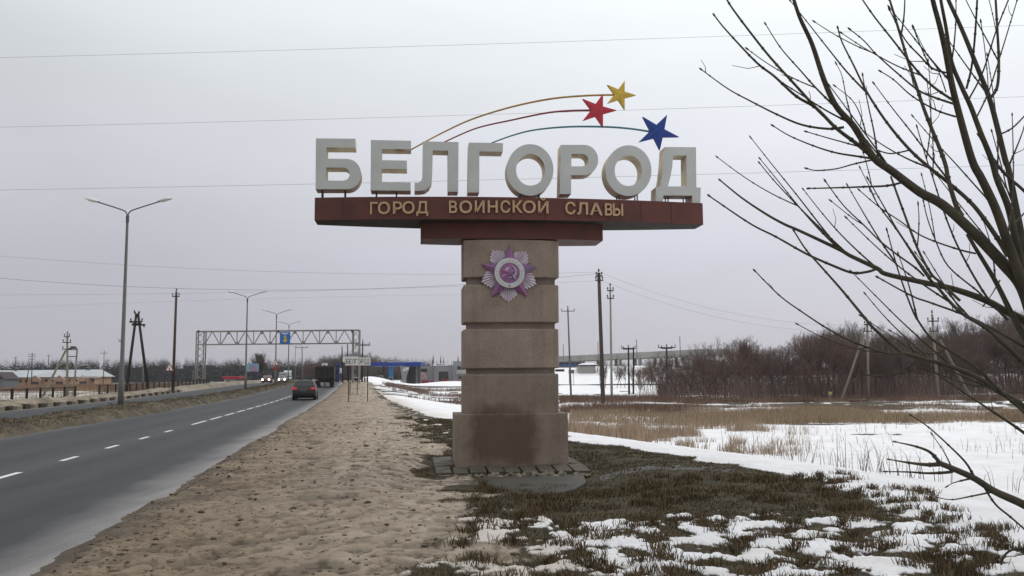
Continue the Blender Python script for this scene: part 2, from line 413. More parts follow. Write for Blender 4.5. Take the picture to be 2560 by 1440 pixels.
# ------------------------------------------------------------------ roads
def strip(name, o0, o1, nacross, ys, zf, m, smooth=True):
    """strip along the road; zf(o_rel 0..1, x, y) -> height above road level"""
    k = np.linspace(0, 1, nacross)
    Y, K = np.meshgrid(ys, k, indexing='ij')
    X = X0(Y) + o0 + (o1 - o0) * K
    Z = zroad(Y) + zf(K, X, Y)
    V = np.stack([X.ravel(), Y.ravel(), Z.ravel()], 1)
    n = nacross
    i = np.arange(len(ys) - 1)[:, None] * n + np.arange(n - 1)[None, :]
    Fa = np.stack([i, i + 1, i + n + 1, i + n], -1).reshape(-1, 4)
    off = (o0 + (o1 - o0) * K).ravel()
    o = raw_mesh(name, V, Fa, m, smooth=smooth, attrs={'off': off})
    o['kind'] = 'structure'
    return o
def road_mat():
    m, t, b = principled('asphalt')
    a = t.nodes.new('ShaderNodeAttribute'); a.attribute_name = 'off'
    geo = t.nodes.new('ShaderNodeNewGeometry')
    def noise(sc, det, vec=None):
        q = t.nodes.new('ShaderNodeTexNoise'); q.inputs['Scale'].default_value = sc; q.inputs['Detail'].default_value = det; q.inputs['Roughness'].default_value = 0.6
        t.links.new(vec or geo.outputs['Position'], q.inputs['Vector']); return q.outputs['Fac']
    mpn = t.nodes.new('ShaderNodeMapping'); mpn.inputs['Rotation'].default_value = (0, 0, -math.atan(SL)); mpn.inputs['Scale'].default_value = (2.2, 0.10, 1)
    t.links.new(geo.outputs['Position'], mpn.inputs[0])
    streak = noise(1.0, 5, mpn.outputs[0])
    w = t.nodes.new('ShaderNodeMath'); w.operation = 'MULTIPLY_ADD'; t.links.new(noise(0.5, 5), w.inputs[0]); w.inputs[1].default_value = 0.9; t.links.new(a.outputs['Fac'], w.inputs[2])
    mrn = t.nodes.new('ShaderNodeMapRange'); mrn.inputs[1].default_value = -21.0 + .45; mrn.inputs[2].default_value = -2.4 + .45
    t.links.new(w.outputs[0], mrn.inputs[0])
    rp = t.nodes.new('ShaderNodeValToRGB'); e = rp.color_ramp.elements
    def P(o): return (o + 21.0) / 18.6
    dark = (0.018, 0.021, 0.022); mid = (0.029, 0.032, 0.034); dust = (0.16, 0.148, 0.14)
    st = [(-20.6, dust), (-19.6, mid), (-17.2, dark), (-14.2, mid), (-13.2, dust), (-10.9, (0.11, 0.105, 0.10)), (-10.2, mid), (-9.4, dark), (-8.2, mid), (-7.6, dark), (-6.4, (0.038, 0.042, 0.044)),
          (-5.7, dark), (-5.0, mid), (-4.3, dark), (-3.7, mid), (-3.35, (0.095, 0.092, 0.093)), (-2.9, (0.19, 0.178, 0.172))]
    e[0].position = P(st[0][0]); e[0].color = (*st[0][1], 1); e[1].position = P(st[-1][0]); e[1].color = (*st[-1][1], 1)
    for p, c in st[1:-1]: k = e.new(P(p)); k.color = (*c, 1)
    t.links.new(mrn.outputs[0], rp.inputs[0])
    sr = t.nodes.new('ShaderNodeMapRange'); sr.inputs[1].default_value = 0.3; sr.inputs[2].default_value = 0.7; sr.inputs[3].default_value = 0.78; sr.inputs[4].default_value = 1.25
    t.links.new(streak, sr.inputs[0])
    g = t.nodes.new('ShaderNodeMapRange'); g.inputs[1].default_value = 0.35; g.inputs[2].default_value = 0.65; g.inputs[3].default_value = 0.85; g.inputs[4].default_value = 1.18
    t.links.new(noise(45, 3), g.inputs[0])
    mm = t.nodes.new('ShaderNodeMath'); mm.operation = 'MULTIPLY'; t.links.new(sr.outputs[0], mm.inputs[0]); t.links.new(g.outputs[0], mm.inputs[1])
    sc = t.nodes.new('ShaderNodeVectorMath'); sc.operation = 'SCALE'; t.links.new(rp.outputs[0], sc.inputs[0]); t.links.new(mm.outputs[0], sc.inputs['Scale'])
    t.links.new(sc.outputs[0], b.inputs['Base Color'])
    b.inputs['Roughness'].default_value = 0.68; b.inputs['Specular IOR Level'].default_value = 0.22
    bn = t.nodes.new('ShaderNodeBump'); bn.inputs['Strength'].default_value = 0.25; bn.inputs['Distance'].default_value = 0.01
    t.links.new(noise(90, 3), bn.inputs['Height']); t.links.new(bn.outputs[0], b.inputs['Normal'])
    return m
ASPH = road_mat()
ys_road = np.concatenate([np.arange(-40, 40, 1.0), np.arange(40, 200, 2.5), np.arange(200, 900, 12)])
strip('road', -11.0, -2.2, 30, ys_road, lambda k, x, y: 0 * k, ASPH)
strip('oncoming_road', -20.9, -12.9, 24, ys_road, lambda k, x, y: 0 * k, ASPH)
MEDM = mat('median_dirt', (0.046, 0.037, 0.024), 0.95, col2=(0.115, 0.094, 0.063), scale=0.9, bump=0.9, bscale=9, thr=(0.35, 0.65))
ys_b = np.concatenate([np.arange(-20, 20, 0.8), np.arange(20, 90, 0.16), np.arange(90, 240, 0.8), np.arange(240, 700, 8)])
def mound(h, seed, flat=0.25):
    def f(k, x, y):
        e = (fbm(x * 0.8, y * 0.5, seed, 4) - 0.5)
        kk = np.clip(k + e * 0.22, 0, 1)
        up = ss(0.0, flat, kk) * ss(0.0, flat, 1 - kk)
        return -0.18 + up * (h + 0.18 + (fbm(x * 2.3, y * 2.3, seed + 5, 4) - 0.5) * h * 0.9 + (fbm(x * 0.15, y * 0.15, seed + 3, 2) - 0.5) * h * 0.7)
    return f
strip('median', -13.6, -10.3, 34, ys_b, mound(0.36, 101), MEDM)
BANKM = mat('bank_snow', (0.25, 0.215, 0.16), 0.95, col2=(0.09, 0.074, 0.05), scale=0.8, bump=0.9, bscale=7, thr=(0.4, 0.7))
strip('far_bank', -24.4, -20.15, 34, ys_b, mound(0.40, 201, 0.3), BANKM)

PAINT = mat('road_paint', (0.60, 0.60, 0.57), 0.7, col2=(0.30, 0.30, 0.29), scale=6, thr=(0.5, 0.75))
def dash(y0, y1, o=-6.35, w=0.13, name='lane_dash'):
    mb = MB(); n = max(2, int((y1 - y0) / 1.0) + 1)
    for i in range(n - 1):
        a = y0 + (y1 - y0) * i / (n - 1); c = y0 + (y1 - y0) * (i + 1) / (n - 1)
        mb.add([roadp(o - w / 2, a, .005), roadp(o + w / 2, a, .005), roadp(o + w / 2, c, .005), roadp(o - w / 2, c, .005)], [(0, 1, 2, 3)])
    return mb
lm = bpy.data.objects.new('lane_marking', None); COL.objects.link(lm); lm['kind'] = 'structure'
yd = 2.2
while yd < 31:
    dash(yd, yd + 1.05).build('dash', PAINT, lm, fixn=False); yd += 3.28
yd = 33.0
while yd < 240:
    dash(yd, yd + 3.0).build('dash', PAINT, lm, fixn=False); yd += 4.0
# side road crossing behind the field, reads as a thin dark line
mb = MB()
xs = np.linspace(-24, 90, 60)
zz0 = hz(xs, np.full_like(xs, 166.0)) + 0.12; zz1 = hz(xs, np.full_like(xs, 171.0)) + 0.14
vs = [(x, 166.0, z) for x, z in zip(xs, zz0)] + [(x, 171.0, z) for x, z in zip(xs, zz1)]
vs += [(x, 165.9, z - 0.3) for x, z in zip(xs, zz0)]
n = len(xs)
mb.add(vs, [(i, i + 1, n + i + 1, n + i) for i in range(n - 1)] + [(2 * n + i, 2 * n + i + 1, i + 1, i) for i in range(n - 1)])
mb.build('side_road', mat('side_asphalt', (0.045, 0.042, 0.04)), fixn=False)['kind'] = 'structure'

# ------------------------------------------------------------------ entrance monument
AL = math.atan(0.115)
MO = at(1279, 945, 16.0); MO.z = 0.0
UA = Vector((math.cos(AL), math.sin(AL), 0)); VA = Vector((-math.sin(AL), math.cos(AL), 0))
def loc(px, py, v=0.0):
    """pixel -> (u, z) on the monument's plane at depth v"""
    d = ray(px, py); p0 = MO + VA * v
    t = (p0 - CPOS).dot(VA) / d.dot(VA)
    p = CPOS + d * t - MO
    return p.dot(UA), p.z
def lz(py, v=0.0, px=1279): return loc(px, py, v)[1]
mon = thing('city_monument', 'tall stone entrance monument with БЕЛГОРОД in big white letters over a red beam', 'monument', MO, AL)
def fn_plan(u, v, z): return (u, v, z)

def stone_mat(stain=False):
    nm = 'stone_stained' if stain else 'stone'
    m, t, b = principled(nm)
    tcn = t.nodes.new('ShaderNodeTexCoord')
    def noise(sc, det=6, vec=None):
        q = t.nodes.new('ShaderNodeTexNoise'); q.inputs['Scale'].default_value = sc; q.inputs['Detail'].default_value = det; q.inputs['Roughness'].default_value = 0.65
        t.links.new(vec or tcn.outputs['Object'], q.inputs['Vector']); return q.outputs['Fac']
    rp = t.nodes.new('ShaderNodeValToRGB'); e = rp.color_ramp.elements
    e[0].position = .3; kk = .84 if stain else 1.0; e[0].color = (0.225 * kk, 0.175 * kk, 0.135 * kk, 1); e[1].position = .7; e[1].color = (0.33 * kk, 0.268 * kk, 0.214 * kk, 1)
    t.links.new(noise(1.4), rp.inputs[0])
    g = t.nodes.new('ShaderNodeMapRange'); g.inputs[1].default_value = .3; g.inputs[2].default_value = .7; g.inputs[3].default_value = .80; g.inputs[4].default_value = 1.14
    t.links.new(noise(38, 4), g.inputs[0])
    # vertical runs of dirt
    mpn = t.nodes.new('ShaderNodeMapping'); mpn.inputs['Scale'].default_value = (4, 4, 0.35); t.links.new(tcn.outputs['Object'], mpn.inputs[0])
    g2 = t.nodes.new('ShaderNodeMapRange'); g2.inputs[1].default_value = .52; g2.inputs[2].default_value = .75; g2.inputs[3].default_value = 1.0; g2.inputs[4].default_value = .74
    t.links.new(noise(1.0, 5, mpn.outputs[0]), g2.inputs[0])
    mm = t.nodes.new('ShaderNodeMath'); mm.operation = 'MULTIPLY'; t.links.new(g.outputs[0], mm.inputs[0]); t.links.new(g2.outputs[0], mm.inputs[1])
    sc = t.nodes.new('ShaderNodeVectorMath'); sc.operation = 'SCALE'; t.links.new(rp.outputs[0], sc.inputs[0]); t.links.new(mm.outputs[0], sc.inputs['Scale'])
    col = sc.outputs[0]
    if stain:
        # a big wet patch soaked into the front of the plinth and the foot of the lowest block
        sp = t.nodes.new('ShaderNodeSeparateXYZ'); t.links.new(tcn.outputs['Object'], sp.inputs[0])
        nx = noise(2.6, 8)
        def band(src, lo, hi, soft, wob):
            a = t.nodes.new('ShaderNodeMath'); a.operation = 'MULTIPLY_ADD'; t.links.new(nx, a.inputs[0]); a.inputs[1].default_value = wob; t.links.new(src, a.inputs[2])
            p = t.nodes.new('ShaderNodeMapRange'); p.inputs[1].default_value = lo + wob * .5; p.inputs[2].default_value = lo + soft + wob * .5; t.links.new(a.outputs[0], p.inputs[0])
            q = t.nodes.new('ShaderNodeMapRange'); q.inputs[1].default_value = hi - soft + wob * .5; q.inputs[2].default_value = hi + wob * .5; q.inputs[3].default_value = 1; q.inputs[4].default_value = 0; t.links.new(a.outputs[0], q.inputs[0])
            k = t.nodes.new('ShaderNodeMath'); k.operation = 'MULTIPLY'; t.links.new(p.outputs[0], k.inputs[0]); t.links.new(q.outputs[0], k.inputs[1]); return k.outputs[0]
        k = t.nodes.new('ShaderNodeMath'); k.operation = 'MULTIPLY'
        t.links.new(band(sp.outputs['X'], -0.86, 0.55, 0.22, 0.60), k.inputs[0]); t.links.new(band(sp.outputs['Z'], -0.12, 1.14, 0.25, 0.80), k.inputs[1])
        k2 = t.nodes.new('ShaderNodeMath'); k2.operation = 'MULTIPLY'; t.links.new(k.outputs[0], k2.inputs[0]); k2.inputs[1].default_value = 0.80
        mxn = t.nodes.new('ShaderNodeMix'); mxn.data_type = 'RGBA'; mxn.inputs[7].default_value = (0.095, 0.064, 0.042, 1)
        t.links.new(col, mxn.inputs[6]); t.links.new(k2.outputs[0], mxn.inputs['Factor']); col = mxn.outputs[2]
    t.links.new(col, b.inputs['Base Color'])
    b.inputs['Roughness'].default_value = 0.85; b.inputs['Specular IOR Level'].default_value = 0.2
    bn = t.nodes.new('ShaderNodeBump'); bn.inputs['Strength'].default_value = .35; bn.inputs['Distance'].default_value = .01
    t.links.new(noise(45, 4), bn.inputs['Height']); t.links.new(bn.outputs[0], b.inputs['Normal'])
    return m
STONE = stone_mat(); STAIN = stone_mat(True)
def barrel(u0, u1, vf, vb, bulge, n=14, rc=0.05):
    """plan outline: bowed front and back, rounded corners"""
    uc = (u0 + u1) / 2; hw = (u1 - u0) / 2
    fr = [(uc + hw * t, vf - bulge * (1 - t * t)) for t in np.linspace(-1, 1, n)]
    bk = [(uc + hw * t, vb + bulge * (1 - t * t)) for t in np.linspace(1, -1, n)]
    return fr + bk
def drum(name, px0, px1, py0, py1, vf, vb, bulge, m, bev=0.02):
    u0 = loc(px0, (py0 + py1) / 2, vf)[0]; u1 = loc(px1, (py0 + py1) / 2, vf)[0]
    z1 = lz(py0, vf - bulge); z0 = lz(py1, vf - bulge)
    mb = MB(); mb.prism(barrel(u0, u1, vf, vb, bulge), fn_plan, z0, z1)
    return mb.build(name, m, mon, bevel=bev), u0, u1, z0, z1
CF, CB, BU = 0.10, 0.86, 0.10
ztop = lz(585, CF - BU)
for a, b_ in ((598.5, 693), (711, 806), (822, 921), (935, 1036)):
    drum('column_block', 1158.5, 1397, a, b_, CF, CB, BU, STAIN if a > 900 else STONE, 0.022)
for a, b_ in ((692, 712), (805, 823), (920, 936)):
    drum('column_neck', 1169, 1387, a, b_, CF + 0.11, CB - 0.11, BU * .8, STONE, 0.0)
pl, pu0, pu1, pz0, pz1 = drum('plinth', 1138, 1421, 1034, 1176, CF - .16, CB + .16, 0.03, STAIN, 0.015)

RED = mat('red_cladding', (0.125, 0.036, 0.027), 0.55, col2=(0.066, 0.024, 0.019), scale=1.6, bump=0.05, bscale=8, spec=0.35)
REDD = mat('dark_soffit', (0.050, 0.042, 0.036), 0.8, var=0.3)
def lens(name, pxl, pxr, pyt, pyb, vf, vb, bulge, bulb):
    """beam bowed in plan, front and back"""
    u0 = loc(pxl, pyt, vf)[0]; u1 = loc(pxr, pyt, vf)[0]
    uc = (u0 + u1) / 2; hw = (u1 - u0) / 2; n = 25
    fr = [(uc + hw * t, vf - bulge * (1 - t * t)) for t in np.linspace(-1, 1, n)]
    bk = [(uc + hw * t, vb + bulb * (1 - t * t)) for t in np.linspace(1, -1, n)]
    z1 = lz(pyt + 4, vf - bulge) if False else loc(pxl, pyt, vf)[1]; z0 = loc(pxl, pyb, vf)[1]
    mb = MB(); pol = fr + bk; k = len(pol)
    vs = [(u, v, z0) for u, v in pol] + [(u, v, z1) for u, v in pol]
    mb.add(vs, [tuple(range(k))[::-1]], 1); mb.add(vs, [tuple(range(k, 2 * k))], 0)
    mb.add(vs, [(i, (i + 1) % k, k + (i + 1) % k, k + i) for i in range(k)], 0)
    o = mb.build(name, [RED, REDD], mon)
    return o, z0, z1, (lambda u: vf - bulge * (1 - ((u - uc) / hw) ** 2))
ub, ubz0, ubz1, ubf = lens('name_beam', 787, 1756, 494, 550.5, 0.0, 0.50, 0.29, 0.36)
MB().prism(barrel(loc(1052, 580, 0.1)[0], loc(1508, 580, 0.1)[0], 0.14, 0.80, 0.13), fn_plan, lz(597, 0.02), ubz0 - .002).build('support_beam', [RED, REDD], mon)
# seams of the cladding panels, proud strips
for k in range(-5, 6):
    u = k * 0.62
    MB().box((u, ubf(u) - .001, (ubz0 + ubz1) / 2), (0.012, 0.006, ubz1 - ubz0 - .01)).build('seam', mat('seam_dark', (0.10, 0.03, 0.025)), ub)

# big letters, traced on the plane of their faces
LV = 0.06; LD = 0.36
def z4(x, y): return 760 + x / 3.131, 180 + y / 3.131
def z5(x, y): return 1240 + x / 3.13, 180 + y / 3.13
def arc(cx, cy, rx, ry, a0, a1, n=10): return ell(cx, cy, rx, ry, n, math.radians(a0), math.radians(a1), True)
big = []
big.append(('Б', z4, [[(93, 519), (402, 522), (402, 592), (175, 590), (175, 678), (325, 680)] + arc(335, 799, 112, 119, -85, 85, 14) + [(325, 917), (90, 917)],
                      [(175, 747), (306, 748)] + arc(308, 799, 50, 51, -85, 85, 8) + [(306, 850), (175, 850)]]))
big.append(('Е', z4, [[(523, 532), (838, 538), (838, 605), (607, 602), (607, 690), (805, 693), (805, 761), (606, 758), (606, 860), (835, 865), (835, 929), (521, 926)]]))
big.append(('Л', z4, [[(930, 543), (1210, 548), (1207, 938), (1128, 937), (1128, 616), (1008, 613), (1004, 800)] + [(1000, 860), (980, 900), (945, 925), (900, 931), (865, 931), (865, 867), (890, 867), (912, 858), (924, 838), (927, 800)]]))
big.append(('Г', z4, [[(1290, 552), (1558, 556), (1556, 624), (1373, 621), (1372, 943), (1284, 943)]]))
big.append(('О', z5, [ell(267, 766, 183, 202), ell(270, 765, 113, 124)]))
big.append(('Р', z5, [[(507, 570), (680, 570)] + arc(690, 688, 110, 118, -90, 90, 14) + [(588, 806), (588, 955), (499, 955)],
                      [(590, 640), (672, 640)] + arc(675, 689, 48, 49, -85, 85, 8) + [(672, 738), (590, 738)]]))
big.append(('О', z5, [ell(1037, 772, 180, 199), ell(1036, 772, 107, 120)]))
big.append(('Д', z5, [[(1320, 587), (1565, 588), (1568, 903), (1602, 905), (1600, 1030), (1535, 1029), (1537, 967), (1310, 965), (1308, 1022), (1250, 1018), (1252, 900), (1283, 900), (1300, 820), (1313, 700)],
                      [(1385, 652), (1490, 652), (1493, 895), (1345, 895), (1365, 820), (1380, 740)]]))
LFACE = mat('letter_face', (0.50, 0.515, 0.49), 0.55, col2=(0.43, 0.445, 0.42), scale=1.3, bump=0.04, bscale=6)
LSIDE = mat('letter_side', (0.60, 0.54, 0.42), 0.6, col2=(0.20, 0.10, 0.055), scale=2.2, thr=(0.50, 0.72))
POST = mat('dark_steel', (0.06, 0.06, 0.065), 0.6, metal=0.4)
for ch, zf, loops in big:
    lo = [[loc(*zf(x, y), LV) for x, y in lp] for lp in loops]
    vs, fs = outline_shape(lo, LD / 2)
    mb = MB(); mb.v = [(v.x, LV + LD / 2 - v.z, v.y) for v in vs]; mb.f = fs
    zs = [v.z for v in vs]
    mb.mi = [0 if all(vs[i].z > LD / 2 - 1e-4 for i in f) else 1 for f in fs]
    mb.a = []
    o = mb.build('letter', [LFACE, LSIDE], mon, bevel=0.0)
    o['label'] = 'big white letter ' + ch
    us = [p[0] for p in mb.v]; zb = min(p[2] for p in mb.v)
    um = [min(us), max(us)]
    for q in ((0.14, 0.64) if ch in 'БЕ' else (0.3, 0.7) if ch in 'ОД' else ()):
        for vv in (LV + .09, LV + .27):
            u = um[0] + (um[1] - um[0]) * q
            zt = zb + 0.03
            if ch == 'О': zt = zb + 0.10
            if ch == 'Д': zt = zb + 0.30
            if zt - ubz1 > 0.01: MB().tube([(u, vv, ubz1 - .03), (u, vv, zt)], 0.013, 6).build('post', POST, o)
# small lettering on the beam front
GOLD = mat('gold_letter', (0.50, 0.32, 0.185), 0.5, var=0.2, scale=3)
row = [('Г', z4, 517, 575), ('О', z4, 578, 674), ('Р', z4, 697, 768), ('О', z4, 770, 866), ('Д', z4, 879, 972), ('В', z4, 1134, 1196), ('О', z4, 1214, 1312), ('И', z4, 1334, 1409), ('Н', z4, 1434, 1511), ('С', z5, 30, 106),
       ('К', z5, 124, 200), ('О', z5, 203, 303), ('Й', z5, 322, 402), ('С', z5, 534, 614), ('Л', z5, 627, 712), ('А', z5, 726, 826), ('В', z5, 846, 904), ('Ы', z5, 908, 990)]
for i, (ch, zf, a, b_) in enumerate(row):
    ytop = np.interp((zf(a, 0)[0]), [925, 1280, 1557], [505, 505.0, 511.5]); ybot = ytop + 29.0
    xa, _ = zf(a, 0); xb, _ = zf(b_, 0)
    u0, z1 = loc(xa, ytop, -.2); u1, _ = loc(xb, ytop, -.2); z0 = loc(xa, ybot, -.2)[1]
    vs, fs = text_shape(ch, 0.05, 0.018)
    x0 = min(v.x for v in vs); x1 = max(v.x for v in vs)
    sx = (u1 - u0) / (x1 - x0); sy = (z1 - z0) / 0.727
    uc = (u0 + u1) / 2; vf = ubf(uc); sl = (ubf(uc + .05) - ubf(uc - .05)) / .1
    mb = MB(); mb.f = fs; mb.mi = [0] * len(fs)
    mb.v = [(u0 + (v.x - x0) * sx, vf - .022 + (v.z) * -0.35 + sl * (u0 + (v.x - x0) * sx - uc), z0 + v.y * sy) for v in vs]
    o = mb.build('small_letter', GOLD, ub)
# stars with their trails
def star_poly(pts, inner=0.40):
    c = (sum(p[0] for p in pts) / 5, sum(p[1] for p in pts) / 5); o = []
    for i in range(5):
        p = pts[i]; q = pts[(i + 1) % 5]
        mid = ((p[0] + q[0]) / 2, (p[1] + q[1]) / 2)
        o.append(p); o.append((c[0] + (mid[0] - c[0]) * inner / .809 * 1.0, c[1] + (mid[1] - c[1]) * inner / .809))
    return o, c
SV = 0.22
stars = [('yellow', (0.62, 0.42, 0.06), [(1008, 66), (1095, 180), (1008, 293), (873, 243), (872, 99)], [(1028, 373), (1100, 334), (1180, 297), (1280, 266), (1377, 246), (1464, 238), (1540, 236)], (0.40, 0.24, 0.06)),
         ('red', (0.50, 0.035, 0.055), [(838, 168), (943, 298), (838, 433), (679, 380), (679, 209)], [(1111, 354), (1191, 319.6), (1280, 299), (1368, 281), (1430, 275.5), (1480, 274.6)], (0.24, 0.04, 0.05)),
         ('blue', (0.020, 0.055, 0.26), [(1340, 333), (1433, 507), (1283, 610), (1118, 547), (1149, 349)], [(1228, 357), (1280, 338), (1336, 324), (1419, 316), (1511, 316), (1575, 320.5), (1632, 329)], (0.06, 0.18, 0.22))]
def smooth_poly(pts, n=8):
    o = []
    P = [pts[0]] + list(pts) + [pts[-1]]
    for i in range(1, len(P) - 2):
        for j in range(n):
            t = j / n
            o.append(tuple(0.5 * ((2 * P[i][k]) + (-P[i - 1][k] + P[i + 1][k]) * t + (2 * P[i - 1][k] - 5 * P[i][k] + 4 * P[i + 1][k] - P[i + 2][k]) * t * t + (-P[i - 1][k] + 3 * P[i][k] - 3 * P[i + 1][k] + P[i + 2][k]) * t ** 3) for k in range(len(P[0]))))
    o.append(tuple(pts[-1])); return o
for nm, c, pts, tr, tcx in stars:
    pp = [loc(*z5(*p), SV) for p in pts]
    pol, cc = star_poly(pp, 0.36)
    m = mat('star_' + nm, c, 0.45, var=0.25, scale=4)
    mb = MB(); n = len(pol)
    vs = [(u, SV, w) for u, w in pol] + [(u, SV + .06, w) for u, w in pol] + [(cc[0], SV - .016, cc[1]), (cc[0], SV + .076, cc[1])]
    mb.add(vs, [(i, (i + 1) % n, 2 * n) for i in range(n)] + [(n + (i + 1) % n, n + i, 2 * n + 1) for i in range(n)] + [(i, n + i, n + (i + 1) % n, (i + 1) % n) for i in range(n)])
    o = mb.build('star', m, mon); o['label'] = nm + ' five-pointed star'
    t3 = smooth_poly([loc(a, b_, SV) for a, b_ in tr], 8)
    t3 = [(u, SV + .03, w) for u, w in t3]
    MB().tube(t3, [0.013 + 0.007 * min(1, i / 30) for i in range(len(t3))], 8).build('star_trail', mat('trail_' + nm, tcx, 0.5), mon, smooth=True)
# medal on the column
MV = CF - BU - 0.02
def z8(x, y): return loc(1180 + x / 8.472, 600 + y / 8.472, MV)
PURP = mat('medal_enamel', (0.33, 0.10, 0.25), 0.4, col2=(0.19, 0.12, 0.22), scale=3.5, thr=(0.35, 0.6))
SILV = mat('medal_silver', (0.62, 0.58, 0.62), 0.45, col2=(0.40, 0.26, 0.36), scale=4.5, thr=(0.42, 0.7))
SILD = mat('medal_ring', (0.56, 0.56, 0.56), 0.5, var=0.15, scale=5)
mc = z8(783, 713)
med = MB(); med.lathe([(0.20, MV - .02), (0.20, MV + .12)], (mc[0], 0, mc[1]), 20, 'Y')
medal = med.build('medal', mat('medal_back', (0.22, 0.17, 0.19)), mon)
medal['label'] = 'faded war-order medal with purple star and silver rays'
def rayset(tip, base_l, base_r, k=7):
    t = z8(*tip); bl = z8(*base_l); br = z8(*base_r); mb = MB()
    for i in range(k):
        a0 = i / k; a1 = (i + 1) / k; am = (a0 + a1) / 2
        def rim(a):
            w = 1 - abs(2 * a - 1); ln = 0.74 + 0.20 * w
            d = (t[0] - mc[0], t[1] - mc[1])
            g = (0.5 - a) * 0.80
            return (mc[0] + (d[0] * math.cos(g) - d[1] * math.sin(g)) * ln, mc[1] + (d[0] * math.sin(g) + d[1] * math.cos(g)) * ln)
        p0 = rim(a0); p1 = rim(a1); pm = rim(am)
        if am == 0.5: pm = t
        else: pm = (pm[0] + (pm[0] - mc[0]) * .06, pm[1] + (pm[1] - mc[1]) * .06)
        c0 = (mc[0] + (p0[0] - mc[0]) * .3, mc[1] + (p0[1] - mc[1]) * .3); c1 = (mc[0] + (p1[0] - mc[0]) * .3, mc[1] + (p1[1] - mc[1]) * .3); cm = ((c0[0] + c1[0]) / 2, (c0[1] + c1[1]) / 2)
        v0 = MV + .01; vr = MV - .035; vb = MV + .05
        mb.add([(c0[0], v0, c0[1]), (p0[0], v0, p0[1]), (pm[0], vr + .02, pm[1]), (cm[0], vr, cm[1]), (p1[0], v0, p1[1]), (c1[0], v0, c1[1]), (c0[0], vb, c0[1]), (p0[0], vb, p0[1]), (pm[0], vb, pm[1]), (p1[0], vb, p1[1]), (c1[0], vb, c1[1])],
               [(0, 1, 2, 3), (3, 2, 4, 5), (1, 7, 8, 2), (2, 8, 9, 4), (0, 6, 7, 1), (5, 4, 9, 10)])
    return mb
for tip, l, r in (((428, 205), (400, 500), (660, 290)), ((1155, 232), (905, 310), (1150, 520)), ((1372, 940), (1200, 720), (1190, 1010)), ((770, 1330), (950, 1120), (620, 1090)), ((192, 890), (300, 1010), (330, 700))):
    rayset(tip, l, r).build('ray_fan', SILV, medal, fixn=True)
sp = [z8(795, 112), z8(1358, 560), z8(1160, 1195), z8(420, 1195), z8(210, 515)]
sp = [z8(797, 112), z8(1358, 560), z8(1160, 1195), z8(420, 1195), z8(210, 515)]
mb = MB(); pol = []
for i in range(5):
    p = sp[i]; q = sp[(i + 1) % 5]; m_ = ((p[0] + q[0]) / 2 - mc[0], (p[1] + q[1]) / 2 - mc[1]); s_ = .26 / math.hypot(*m_)
    pol += [p, (mc[0] + m_[0] * s_, mc[1] + m_[1] * s_)]
n = 10
vs = [(u, MV - .01, w) for u, w in pol] + [(mc[0], MV - .17, mc[1])] + [(u, MV + .07, w) for u, w in pol]
mb.add(vs, [(i, (i + 1) % n, n) for i in range(n)] + [(i, n + 1 + i, n + 1 + (i + 1) % n, (i + 1) % n) for i in range(n)])
mb.build('enamel_star', PURP, medal)
MB().lathe([(0.277, MV - .05), (0.283, MV - .105), (0.275, MV - .115), (0.195, MV - .115), (0.188, MV - .10)], (mc[0], 0, mc[1]), 40, 'Y').build('ring', SILD, medal)
MB().lathe([(0.19, MV - .09), (0.186, MV - .112)], (mc[0], 0, mc[1]), 36, 'Y').build('disc', PURP, medal)
# hammer and sickle, raised
HS = mat('medal_relief', (0.50, 0.42, 0.52), 0.4, var=0.2)
def z8v(x, y, v): u, w = z8(x, y); return (u, v, w)
mb = MB()
sick = [(815, 535), (870, 590), (908, 660), (905, 730), (870, 785), (810, 805), (750, 795), (705, 755), (690, 735)]
w_ = [.003, .010, .016, .018, .017, .016, .013, .010, .008]
s3 = smooth_poly([z8(*p) + (w,) for p, w in zip(sick, w_)], 5)
mb.tube([(u, MV - .118, w) for u, w, r in s3], [r for u, w, r in s3], 6)
mb.tube([z8v(690, 735, MV - .12), z8v(655, 770, MV - .12), z8v(618, 805, MV - .12)], [.012, .010, .008], 6)
mb.tube([z8v(735, 630, MV - .125), z8v(825, 735, MV - .125), z8v(905, 845, MV - .125)], .011, 6)
hp = [z8(680, 640), z8(720, 595), z8(785, 600), z8(745, 650), z8(710, 680)]
mb.prism(hp, lambda u, w, d: (u, d, w), MV - .14, MV - .11)
mb.build('hammer_and_sickle', HS, medal)
txt = 'ОТЕЧЕСТВЕННАЯ ВОЙНА'
lb = MB()
for i, ch in enumerate(txt):
    if ch == ' ': continue
    a = math.radians(238 - 296 * i / (len(txt) - 1))
    vs, fs = text_shape(ch, 0.0, 0.01)
    xm = (min(v.x for v in vs) + max(v.x for v in vs)) / 2
    k = 0.052
    pts = []
    for v in vs:
        x = (v.x - xm) * k; y = 0.21 + v.y * k
        pts.append((mc[0] + y * math.cos(a) + x * math.sin(a), MV - .1165, mc[1] + y * math.sin(a) - x * math.cos(a)))
    lb.add(pts, fs)
lb.build('ring_lettering', mat('ring_print', (0.36, 0.35, 0.38)), medal, fixn=False)['kind'] = 'stuff'
MB().box((mc[0] - .005, MV - .116, z8(770, 985)[1]), (.028, .004, .028)).build('ring_stud', POST, medal)

